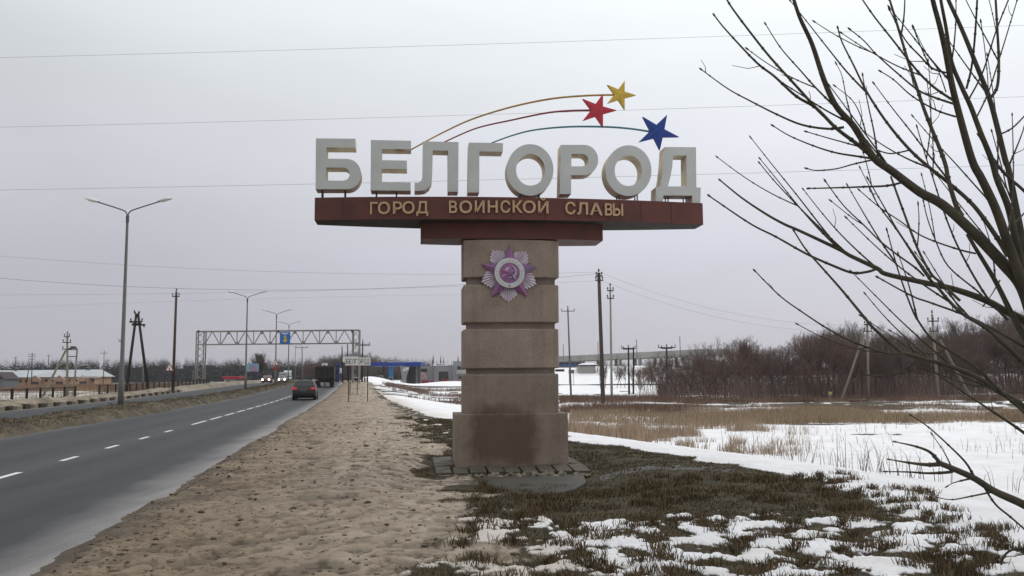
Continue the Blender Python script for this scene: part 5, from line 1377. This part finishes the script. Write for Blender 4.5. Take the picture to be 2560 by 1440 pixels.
def blades(name, lab, cat, x, y, h, w, lean, m, rndv, bend=.35, zoff=0.0, parent=None):
    """each blade two triangles: a tapered bent strip"""
    n = len(x); z = hz(x, y) + zoff
    a = rng.uniform(0, 2 * math.pi, n); dx = np.cos(a) * lean * h; dy = np.sin(a) * lean * h
    wx = w * .5
    base = np.stack([x, y, z], 1)
    side = np.stack([np.full(n, 1.0), rng.uniform(-.5, .5, n), np.zeros(n)], 1) * wx[:, None]
    mid = base + np.stack([dx * bend, dy * bend, h * .6], 1); tip = base + np.stack([dx, dy, h * (1 - .25 * lean)], 1)
    V = np.stack([base - side, base + side, mid + side * .7, mid - side * .7, tip], 1).reshape(-1, 3)
    i = np.arange(n) * 5
    F3 = np.concatenate([np.stack([i, i + 1, i + 2], 1), np.stack([i, i + 2, i + 3], 1), np.stack([i + 3, i + 2, i + 4], 1)])
    o = raw_mesh(name, V, F3, m, attrs={'rnd': np.repeat(rndv, 5)}, parent=parent)
    if lab: tag(o, lab, cat, kind='stuff')
    return o
# short winter grass on the platform round the monument
def scatter_near(nn, x0, x1, y0, y1):
    x = rng.uniform(x0, x1, nn); y = y0 + (y1 - y0) * rng.random(nn) ** 1.5
    return x, y
x, y = scatter_near(420000, -5.5, 9.0, 4.3, 34)
z, snow, sand, o_ = fields(x, y)
cl = fbm(x * 3, y * 3, 91, 3)
dens = (snow < .45) * (sand < .5) * (o_ < crest(y) + 1.2) * (.35 + 1.1 * (cl > .45))
lu = (x - MO.x) * UA.x + (y - MO.y) * UA.y; lv = (x - MO.x) * VA.x + (y - MO.y) * VA.y
def inpoly(px_, py_, poly):
    r_ = np.zeros(len(px_), bool); n_ = len(poly)
    for i_ in range(n_):
        (xa, ya), (xb, yb) = poly[i_], poly[(i_ + 1) % n_]
        c_ = ((ya > py_) != (yb > py_)); r_ ^= c_ & (px_ < (xb - xa) * (py_ - ya) / (yb - ya + 1e-12) + xa)
    return r_
jx = lu + rng.normal(0, .05, len(lu)); jy = lv + rng.normal(0, .07, len(lu))
dens = dens * ~(((lu > u0) & (lu < u1) & (lv > SVF) & (lv < 1.8)) | inpoly(jx, jy, app + [(u1 - .1, -.6), (u0 + .1, -.6)])) * ~(inpoly(jx, jy, pth) & (rng.random(len(lu)) < .45))
k = rng.random(len(x)) < dens * .8
x = x[k]; y = y[k]; cl = cl[k]
hh = rng.uniform(.014, .045, len(x)) * (.6 + .9 * cl); ww = rng.uniform(.0035, .007, len(x)) * (.7 + y / 14)
blades('winter_grass', 'short brown-green winter grass round the monument', 'grass', x, y, hh, ww, rng.uniform(.5, 1.8, len(x)), attr_mat('grass_short', 'rnd', (0.052, 0.048, 0.025), (0.19, 0.135, 0.082)), np.clip(rng.normal(.28, .2, len(x)) + .55 * (fbm(x * .9, y * .9, 171, 3) - .45), 0, 1))
# tufts poking out of the snow
nt_ = 520; tx_ = rng.uniform(-.5, 7, nt_); ty_ = 4.4 + 9.5 * rng.random(nt_) ** 1.2
_, sn, sa, oo_ = fields(tx_, ty_); kk_ = (sa < .6) & (oo_ < crest(ty_) + .9); tx_ = tx_[kk_]; ty_ = ty_[kk_]
per = 75; X = np.repeat(tx_, per) + rng.normal(0, .05, len(tx_) * per) * np.repeat(rng.uniform(.7, 2.2, len(tx_)), per); Yb = np.repeat(ty_, per) + rng.normal(0, .05, len(tx_) * per)
blades('grass_tufts', 'brown grass tufts poking through the patchy snow', 'grass', X, Yb, rng.uniform(.04, .12, len(X)), rng.uniform(.004, .008, len(X)) * (.8 + Yb / 20), rng.uniform(.2, 1.0, len(X)), attr_mat('grass_tuft', 'rnd', (0.045, 0.038, 0.020), (0.17, 0.115, 0.070)), np.clip(rng.normal(.4, .3, len(X)), 0, 1))
# dry straw and weeds in the field
def straw(n, px, Yr, thr, sc, seed, h, w, c0, c1, nm, lab, squash=1.0, fade=None):
    Y = rng.uniform(*Yr, n); pxx = rng.uniform(*px, n); x = (pxx - 1280) / F_PX * Y
    z, sn, sa, o = fields(x, Y)
    f = fbm(x * sc, Y * sc * squash, seed, 4)
    k = (f > thr) & (o > crest(Y) + 2.0) & (sa < .2)
    if fade: k &= rng.random(n) > ss(fade[0], fade[1], pxx)
    x = x[k]; Y = Y[k]; f = f[k]
    hh = rng.uniform(.45, 1.0, len(x)) * h * np.clip((f - thr) * 6 + .45, .4, 1.15)
    blades(nm, lab, 'grass', x, Y, hh, rng.uniform(.6, 1.3, len(x)) * w, rng.uniform(.05, .6, len(x)), attr_mat(nm + '_mat', 'rnd', c0, c1), np.clip(rng.normal(.5, .3, len(x)), 0, 1))
straw(42000, (1400, 2060), (25, 40), .585, .75, 301, .62, .012, (0.22, 0.155, 0.105), (0.46, 0.36, 0.26), 'tan_straw', 'tan dry straw standing in clumps on the snow behind the monument', fade=(1750, 2060))
straw(38000, (1420, 2760), (43, 54), .49, .16, 311, .62, .016, (0.19, 0.138, 0.090), (0.40, 0.305, 0.205), 'golden_straw', 'broad band of golden dry grass across the snowy field', 2.2)
straw(30000, (1420, 2760), (54, 66), .52, .16, 313, .40, .018, (0.155, 0.112, 0.085), (0.31, 0.235, 0.175), 'low_straw', 'lower belt of dull dry grass behind the golden band', 2.2)
straw(22000, (1395, 1800), (58, 88), .52, .12, 321, .65, .022, (0.10, 0.066, 0.052), (0.24, 0.16, 0.115), 'brown_weeds', 'brown weed belt round the thick wooden pole', 2.0, fade=(1640, 1800))
straw(30000, (1700, 2760), (77, 90), .44, .12, 323, .5, .022, (0.10, 0.066, 0.052), (0.24, 0.16, 0.115), 'edge_weeds', 'brown weeds at the foot of the wood', 2.0)
straw(26000, (930, 1180), (75, 150), .575, .12, 331, .8, .025, (0.11, 0.075, 0.065), (0.27, 0.19, 0.15), 'reddish_weeds', 'reddish dry weeds on the snow left of the stone column', 2.0)
straw(2600, (1440, 2700), (13, 45), .60, .8, 341, .75, .012, (0.05, 0.04, 0.035), (0.14, 0.10, 0.08), 'lone_stalks', 'scattered single dark weed stalks standing in the snow')
# reddish thicket at the edge of the wood
def thicket(n, px, Yr, hr, nm, lab, c0, c1, w):
    Y = rng.uniform(*Yr, n); pxx = rng.uniform(*px, n); x = (pxx - 1280) / F_PX * Y
    f = fbm(x * .12, Y * .25, 351, 3); k = f > .42; x = x[k]; Y = Y[k]; f = f[k]
    hh = rng.uniform(*hr, len(x)) * (.55 + 1.0 * f)
    blades(nm, lab, 'thicket', x, Y, hh, rng.uniform(.6, 1.3, len(x)) * w, rng.uniform(.05, 1.2, len(x)), attr_mat(nm + '_mat', 'rnd', c0, c1), np.clip(rng.normal(.5, .3, len(x)), 0, 1), bend=.25)
thicket(9500, (1590, 2760), (86, 100), (.8, 3.3), 'red_thicket', 'reddish-brown leafless thicket along the front of the wood', (0.085, 0.060, 0.055), (0.23, 0.160, 0.135), .022)
thicket(12500, (1640, 2800), (98, 132), (1.2, 4.2), 'brown_thicket', 'dark brown undergrowth between the trees of the wood', (0.070, 0.053, 0.049), (0.15, 0.105, 0.092), .034)
# left field: dry grass in front of the barn and along the median
def lstraw(n, px, Yr, h, w, nm, lab, c0, c1, thr):
    Y = rng.uniform(*Yr, n); pxx = rng.uniform(*px, n); x = (pxx - 1280) / F_PX * Y; o = x - X0(Y)
    f = fbm(x * .08, Y * .08, 361, 3); k = (o < -26) & (f > thr); x = x[k]; Y = Y[k]
    blades(nm, lab, 'grass', x, Y, rng.uniform(.4, 1, len(x)) * h, rng.uniform(.6, 1.3, len(x)) * w, rng.uniform(.05, .5, len(x)), attr_mat(nm + '_mat', 'rnd', c0, c1), rng.random(len(x)))
lstraw(30000, (-60, 520), (150, 280), .9, .06, 'barn_straw', 'tawny dry grass in front of the brick barn', (0.20, 0.12, 0.075), (0.36, 0.24, 0.16), .40)
lstraw(3000, (-60, 500), (62, 120), .5, .022, 'fence_weeds', 'thin dead weeds in the snow behind the black fence', (0.10, 0.075, 0.06), (0.22, 0.17, 0.13), .5)
# dead grass on the median
n = 16000; Y = 24 + 120 * rng.random(n) ** 1.6; o = rng.uniform(-13.1, -11.0, n); x = X0(Y) + o
def strip_blades(nm, lab, o0, o1, n, h, w, zf, oo0, oo1, c0, c1):
    Y = 24 + 130 * rng.random(n) ** 1.7; o = rng.uniform(oo0, oo1, n); x = X0(Y) + o
    K = (o - o0) / (o1 - o0); z = zroad(Y) + zf(K, x, Y) - .02
    a = rng.uniform(0, 6.28, n); hh = rng.uniform(.4, 1, n) * h; ww = rng.uniform(.6, 1.3, n) * w * (.6 + Y / 60)
    b = np.stack([x, Y, z], 1); s_ = np.stack([ww / 2, np.zeros(n), np.zeros(n)], 1); t_ = b + np.stack([np.cos(a) * hh * .8, np.sin(a) * hh * .8, hh], 1)
    V = np.stack([b - s_, b + s_, t_], 1).reshape(-1, 3); i = np.arange(n) * 3
    ob = raw_mesh(nm, V, np.stack([i, i + 1, i + 2], 1), attr_mat(nm + '_mat', 'rnd', c0, c1), attrs={'rnd': np.repeat(rng.random(n), 3)}); tag(ob, lab, 'grass', kind='stuff')
strip_blades('median_grass', 'dead grass matted on the median mound', -13.6, -10.3, 26000, .13, .018, mound(0.36, 101), -13.2, -10.8, (0.04, 0.034, 0.02), (0.15, 0.115, 0.07))
# clods of frozen dirt on the sandy verge
n = 11000; xc = rng.uniform(-7.5, 1.5, n); yc = 4.2 + 26 * rng.random(n) ** 1.7
z, sn, sa, o = fields(xc, yc); k = (sa > .6) & (o > -2.7); k &= (rng.random(n) < np.where(o < -1.9, 1, .45)); xc = xc[k]; yc = yc[k]; zc = z[k]
ico = np.array([[0, 0, 1], [.89, 0, .45], [.28, .85, .45], [-.72, .53, .45], [-.72, -.53, .45], [.28, -.85, .45], [.72, .53, -.45], [-.28, .85, -.45], [-.89, 0, -.45], [-.28, -.85, -.45], [.72, -.53, -.45], [0, 0, -1]])
icf = np.array([[0, 1, 2], [0, 2, 3], [0, 3, 4], [0, 4, 5], [0, 5, 1], [1, 6, 2], [2, 7, 3], [3, 8, 4], [4, 9, 5], [5, 10, 1], [6, 7, 2], [7, 8, 3], [8, 9, 4], [9, 10, 5], [10, 6, 1], [11, 7, 6], [11, 8, 7], [11, 9, 8], [11, 10, 9], [11, 6, 10]])
sz = np.exp(rng.normal(math.log(.0085), .5, len(xc))) * (.8 + yc / 60)
V = ico[None] * (sz[:, None, None] * rng.uniform(.6, 1.5, (len(xc), 12, 3))) * np.array([1.5, 1.2, .7]) + np.stack([xc, yc, zc + sz * .3], 1)[:, None, :]
Fq = (icf[None] + (np.arange(len(xc)) * 12)[:, None, None]).reshape(-1, 3)
o = raw_mesh('dirt_clods', V.reshape(-1, 3), Fq, attr_mat('clod', 'rnd', (0.06, 0.045, 0.032), (0.24, 0.18, 0.13)), attrs={'rnd': np.repeat(rng.random(len(xc)), 12)}, smooth=True); tag(o, 'dark clods and grit on the sandy verge', 'dirt', kind='stuff')

# ------------------------------------------------------------------ young bare tree in the right foreground
BARKF = mat('bark_olive', (0.085, 0.074, 0.048), .85, col2=(0.042, 0.037, 0.028), scale=9, bump=.3, bscale=60)
TD = 4.0
tb = at(2655, 1000, TD); tb.z = hz1(tb.x, tb.y)
ft = thing('foreground_tree', 'bare young tree with long budded branches reaching over the snow', 'tree', tb)
# each branch: pixels from base to tip with widths in photograph pixels
TR = [
 (44, 9, [(2600, 850), (2560, 724), (2507, 658), (2424, 572), (2354, 510), (2299, 480), (2229, 427), (2185, 395), (2150, 340), (2130, 310), (2090, 265), (2060, 200), (2030, 110), (2000, 45), (1982, -10), (1970, -60)]),
 (36, 13, [(2605, 860), (2575, 760), (2540, 663), (2518, 602), (2488, 519), (2454, 447), (2430, 400), (2396, 278), (2379, 208), (2363, 125), (2349, 64), (2332, 0), (2322, -60)]),
 (27, 8, [(2603, 830), (2565, 700), (2540, 602), (2521, 519), (2493, 449), (2479, 400), (2452, 333), (2427, 267), (2404, 217), (2379, 155), (2365, 69), (2352, 0), (2346, -50)]),
 (24, 10, [(2608, 820), (2565, 640), (2540, 519), (2521, 422), (2513, 400), (2490, 305), (2471, 239), (2438, 155), (2404, 72), (2371, 0), (2352, -50)]),
 (26, 4, [(2610, 900), (2575, 815), (2507, 774), (2460, 749), (2382, 722), (2304, 705), (2215, 685), (2193, 671), (2127, 640), (2099, 624), (1999, 577), (1960, 560), (1915, 535), (1855, 495), (1802, 452)]),
 (20, 10, [(2605, 900), (2560, 840), (2527, 780), (2488, 702), (2438, 619), (2418, 585)]),
 (18, 4, [(2615, 1060), (2554, 1012), (2493, 976), (2452, 948), (2382, 918), (2327, 901), (2263, 884), (2249, 877), (2193, 829), (2168, 802), (2107, 728), (2054, 668), (2015, 624), (1986, 579)]),
 (16, 3, [(2618, 960), (2560, 907), (2507, 857), (2465, 820), (2410, 787), (2377, 757), (2349, 724), (2315, 685), (2246, 580), (2196, 513), (2177, 477)]),
 (12, 3, [(2615, 1090), (2560, 1030), (2507, 984), (2438, 918), (2363, 870), (2327, 845), (2293, 798), (2277, 765), (2254, 702), (2240, 658), (2218, 578)]),
 (28, 15, [(2640, 1310), (2560, 1262), (2488, 1229), (2436, 1196), (2381, 1171), (2344, 1156)]),
 (11, 3, [(2620, 1130), (2560, 1082), (2482, 1029), (2427, 993), (2402, 976), (2366, 951), (2338, 932)]),
 (13, 4, [(2185, 395), (2140, 358), (2090, 320), (2040, 270), (1990, 240), (1935, 190), (1890, 155), (1815, 75), (1787, 40)]),
 (9, 5, [(2060, 290), (2040, 270), (1995, 220), (1927, 145), (1875, 80), (1827, 15), (1805, -25)]),
 (8, 3, [(2110, 318), (2070, 322), (2005, 312), (1940, 285), (1875, 252), (1820, 222), (1755, 175)]),
 (7, 3, [(2090, 270), (2040, 220), (2000, 175), (1952, 120), (1915, 62)]),
 (7, 3, [(2185, 397), (2145, 391), (2090, 382), (2035, 365), (1975, 340), (1935, 316)]),
 (5, 3, [(2160, 370), (2110, 356), (2070, 345), (2019, 330)]),
 (6, 3, [(2185, 399), (2135, 410), (2090, 422), (2042, 426), (2020, 422)]),
 (8, 4, [(2270, 452), (2220, 464), (2160, 467), (2070, 470), (2025, 471)]),
 (5, 2, [(2130, 300), (2117, 250), (2105, 190), (2092, 162)]),
 (5, 2, [(2165, 335), (2152, 290), (2130, 250), (2090, 217)]),
 (6, 3, [(2195, 395), (2185, 330), (2172, 270), (2162, 220), (2157, 190)]),
 (15, 4, [(2520, 640), (2490, 590), (2435, 515), (2375, 460), (2325, 420), (2275, 375), (2220, 310), (2170, 235), (2135, 165), (2105, 105), (2095, 72)]),
 (5, 4, [(2275, 375), (2230, 384), (2200, 378)]),
 (15, 6, [(2405, 540), (2390, 513), (2371, 450), (2360, 400), (2315, 286), (2293, 222), (2271, 155), (2252, 92), (2232, 25), (2215, -30)]),
 (8, 4, [(2385, 252), (2340, 222), (2304, 189), (2271, 150), (2232, 100), (2186, 42), (2150, -10)]),
 (7, 3, [(2392, 262), (2340, 245), (2295, 225), (2240, 180), (2190, 135), (2160, 102), (2127, 75)]),
 (6, 3, [(2390, 292), (2340, 275), (2280, 240), (2235, 200), (2204, 180)]),
 (6, 3, [(2365, 182), (2330, 170), (2300, 140), (2262, 98), (2225, 27)]),
 (5, 3, [(2330, 175), (2310, 135), (2284, 72)]),
 (4, 2, [(2365, 230), (2345, 175), (2320, 140), (2303, 108), (2285, 70)]),
 (9, 6, [(2475, 246), (2493, 217), (2497, 155), (2493, 69), (2488, -20)]),
 (7, 6, [(2416, 222), (2429, 167), (2438, 83), (2444, -20)]),
 (5, 4, [(2421, 250), (2457, 180), (2490, 78), (2525, -10)]),
 (5, 3, [(2440, 296), (2471, 230), (2507, 119), (2542, 3)]),
 (9, 4, [(2193, 671), (2171, 679), (2132, 682), (2082, 664), (2015, 634), (1940, 592), (1877, 560), (1795, 505), (1775, 491)]),
 (7, 3, [(2112, 629), (2052, 572), (1995, 515), (1940, 457), (1900, 409)]),
 (7, 3, [(2263, 884), (2213, 882), (2138, 857), (2068, 821), (2004, 779), (1949, 739), (1889, 679)]),
 (5, 3, [(2292, 894), (2265, 920), (2227, 936), (2190, 940), (2168, 937)]),
 (9, 4, [(2560, 868), (2515, 840), (2424, 793), (2327, 757), (2280, 740), (2196, 694)]),
 (9, 6, [(2400, 752), (2354, 708), (2327, 683), (2293, 619), (2257, 524), (2227, 441)]),
 (6, 3, [(2330, 692), (2316, 680), (2249, 583), (2216, 527), (2179, 463), (2171, 449)]),
 (6, 3, [(2440, 634), (2391, 622), (2307, 591), (2249, 552), (2196, 516), (2150, 477)]),
 (8, 3, [(2520, 800), (2466, 741), (2404, 635), (2366, 547), (2332, 444), (2316, 397), (2293, 319)]),
 (9, 8, [(2600, 520), (2560, 477), (2513, 435), (2477, 391)]),
 (6, 3, [(2460, 745), (2443, 727), (2371, 666), (2338, 599), (2318, 544), (2309, 505)]),
 (6, 4, [(2497, 337), (2532, 319), (2575, 275)]),
 (6, 3, [(2310, 690), (2288, 669), (2238, 633), (2196, 599), (2160, 563), (2110, 515), (2065, 455)]),
 (6, 3, [(2480, 968), (2427, 962), (2382, 948), (2338, 932), (2303, 922)]),
 (12, 3, [(2350, 1158), (2326, 1131), (2289, 1116), (2240, 1105)]),
 (14, 3, [(2350, 1160), (2320, 1162), (2274, 1157), (2226, 1149)]),
 (10, 3, [(2385, 1172), (2375, 1180), (2320, 1183), (2274, 1180), (2217, 1179)]),
 (7, 3, [(2438, 1197), (2414, 1156), (2365, 1107), (2320, 1067), (2280, 1040)]),
 (5, 2, [(2380, 1170), (2359, 1128), (2332, 1089)]),
 (7, 2, [(2428, 1196), (2387, 1206), (2371, 1214)]),
 (6, 2, [(2480, 1230), (2426, 1241), (2378, 1249), (2338, 1241), (2320, 1226)]),
 (6, 5, [(2457, 1212), (2488, 1260), (2527, 1293), (2575, 1335)]),
 (9, 6, [(2640, 1365), (2560, 1371), (2527, 1376), (2509, 1392), (2503, 1412)]),
 (5, 2, [(2365, 870), (2340, 885), (2310, 882), (2290, 878)]),
 (5, 2, [(2285, 882), (2265, 850), (2245, 838), (2228, 828)]),
 (5, 2, [(2500, 700), (2480, 735), (2462, 760)]),
 (6, 3, [(2555, 560), (2520, 480), (2505, 420), (2480, 330)]),
 (5, 3, [(2535, 560), (2570, 520), (2590, 470)]),
 (6, 3, [(2520, 420), (2545, 360), (2560, 320)]),
]
rt = random.Random(12)
NMAIN = 11
# the far side of the crown, outside the picture
for w0, w1, pts in list(TR)[:9] + list(TR)[11:36:2]:
    TR.append((w0 * .85, w1, [(5245 - x + rt.uniform(-14, 14) + .06 * (y - 700), y * .97 + rt.uniform(-14, 14) + 15) for x, y in pts]))
for w0, w1, pts in list(TR):
    ln = sum(math.dist(pts[i], pts[i + 1]) for i in range(len(pts) - 1))
    for q in range(int(ln / 260)):
        i = rt.randrange(1, len(pts) - 1) if len(pts) > 2 else 0
        p, nx_ = pts[i], pts[i + 1]; a = math.atan2(nx_[1] - p[1], nx_[0] - p[0]) + rt.choice((-1, 1)) * rt.uniform(.25, .55)
        if not (1990 < p[0] < 3100) or p[1] > 1050: continue
        Lb = rt.uniform(120, 330) * (1.2 if w0 > 14 else .75); b1 = a; x_, y_ = p; pl = [p]
        up_ = math.atan2(-1, -.55)
        for j in range(4):
            dlt = (up_ - b1 + math.pi) % (2 * math.pi) - math.pi; b1 += dlt * .12 + rt.gauss(0, .02)
            x_ += math.cos(b1) * Lb / 4; y_ += math.sin(b1) * Lb / 4; pl.append((x_, y_))
        TR.append((min(6, w0 * .55), 2.4, pl))
branches = []
def near_depth(p):
    best = (1e9, TD)
    for pl in branches:
        for (x, y, dd) in pl:
            q = (x - p[0]) ** 2 + (y - p[1]) ** 2
            if q < best[0]: best = (q, dd)
    return best[1]
for bi, (w0, w1, pts) in enumerate(TR):
    d0 = TD if bi < 11 else near_depth(pts[0])
    ln = sum(math.dist(pts[i], pts[i + 1]) for i in range(len(pts) - 1)); k = rt.uniform(-.45, .45)
    sm = smooth_poly(pts, 5); acc = 0; path = []; L = []
    for i, p in enumerate(sm):
        if i: acc += math.dist(sm[i - 1], p)
        dd = d0 + k * acc / F_PX * TD; L.append(acc); path.append((p[0], p[1], dd))
    branches.append(path)
    P3 = []; Rr_ = []
    nodes = []
    s_ = rt.uniform(20, 60)
    while s_ < acc: nodes.append(s_); s_ += rt.uniform(45, 90)
    # resample, with swollen nodes
    for i, (x, y, dd) in enumerate(path):
        t_ = L[i] / acc; w = w0 + (w1 - w0) * t_ ** .8
        P3.append(at(x, y, dd)); Rr_.append(.44 * w / F_PX * dd)
    P3b = [P3[0]]; Rb = [Rr_[0]]
    for i in range(1, len(P3)):
        for sN in nodes:
            if L[i - 1] < sN <= L[i] and w0 < 20:
                t_ = (sN - L[i - 1]) / max(1e-6, L[i] - L[i - 1]); c = P3[i - 1].lerp(P3[i], t_); r0 = Rr_[i - 1] + (Rr_[i] - Rr_[i - 1]) * t_; dv = (P3[i] - P3[i - 1]).normalized() * .006
                P3b += [c - dv, c, c + dv]; Rb += [r0, r0 * 1.28 + .0012, r0]
        P3b.append(P3[i]); Rb.append(Rr_[i])
    mb = MB(); mb.tube(P3b, Rb, 8 if w0 > 10 else 6)
    # terminal bud
    dv = (P3[-1] - P3[-2]).normalized(); e = P3[-1]; r0 = Rr_[-1]
    if w1 < 6: mb.tube([e - dv * .004, e + dv * .004, e + dv * .012, e + dv * .020], [r0, r0 + .0022, r0 + .0018, .0006], 6)
    # short spurs at a few nodes
    for sN in nodes:
        if rt.random() > .13 or w0 > 16: continue
        i = next(j for j in range(len(L)) if L[j] >= sN); c = P3[i]; d = (P3[i] - P3[max(0, i - 1)]).normalized()
        ax = Vector((rt.gauss(0, 1), rt.gauss(0, .5), rt.gauss(0, 1))); ax = (ax - d * ax.dot(d)).normalized()
        Lq = rt.uniform(.03, .11); mb.tube([c, c + (ax * .8 + d * .7) * Lq * .5, c + (ax * .7 + d) * Lq], [.0022, .0017, .0012], 4)
    mb.build('branch', BARKF, ft, org=tb, smooth=True, fixn=False)
cz = [at(2600, 850, TD), at(2612, 1000, TD), at(2640, 1310, TD)]
tk = [tb + Vector((0, 0, -.3)), Vector((cz[2].x + .0, TD, cz[2].z)), Vector((cz[1].x + .012, TD, cz[1].z)), cz[0] + Vector((.006, 0, .02)), cz[0] + Vector((-.012, 0, .10))]
MB().tube(smooth_poly([tuple(p) for p in tk], 6), [.10 - .055 * i / 24 for i in range(25)], 12).build('trunk', BARKF, ft, org=tb, smooth=True, fixn=False)

# ------------------------------------------------------------------ thin winter haze
hm = bpy.data.materials.new('haze'); hm.use_nodes = True
hn = hm.node_tree; hn.nodes.clear()
ho_ = hn.nodes.new('ShaderNodeOutputMaterial'); pv = hn.nodes.new('ShaderNodeVolumePrincipled')
pv.inputs['Color'].default_value = (0.90, 0.90, 0.93, 1); pv.inputs['Density'].default_value = 0.00017
hn.links.new(pv.outputs[0], ho_.inputs['Volume'])
hb = MB().box((0, 0, 14), (7400, 7400, 34)).build('haze', hm); hb['kind'] = 'stuff'; hb['label'] = 'thin winter haze over the whole place'; hb['category'] = 'haze'
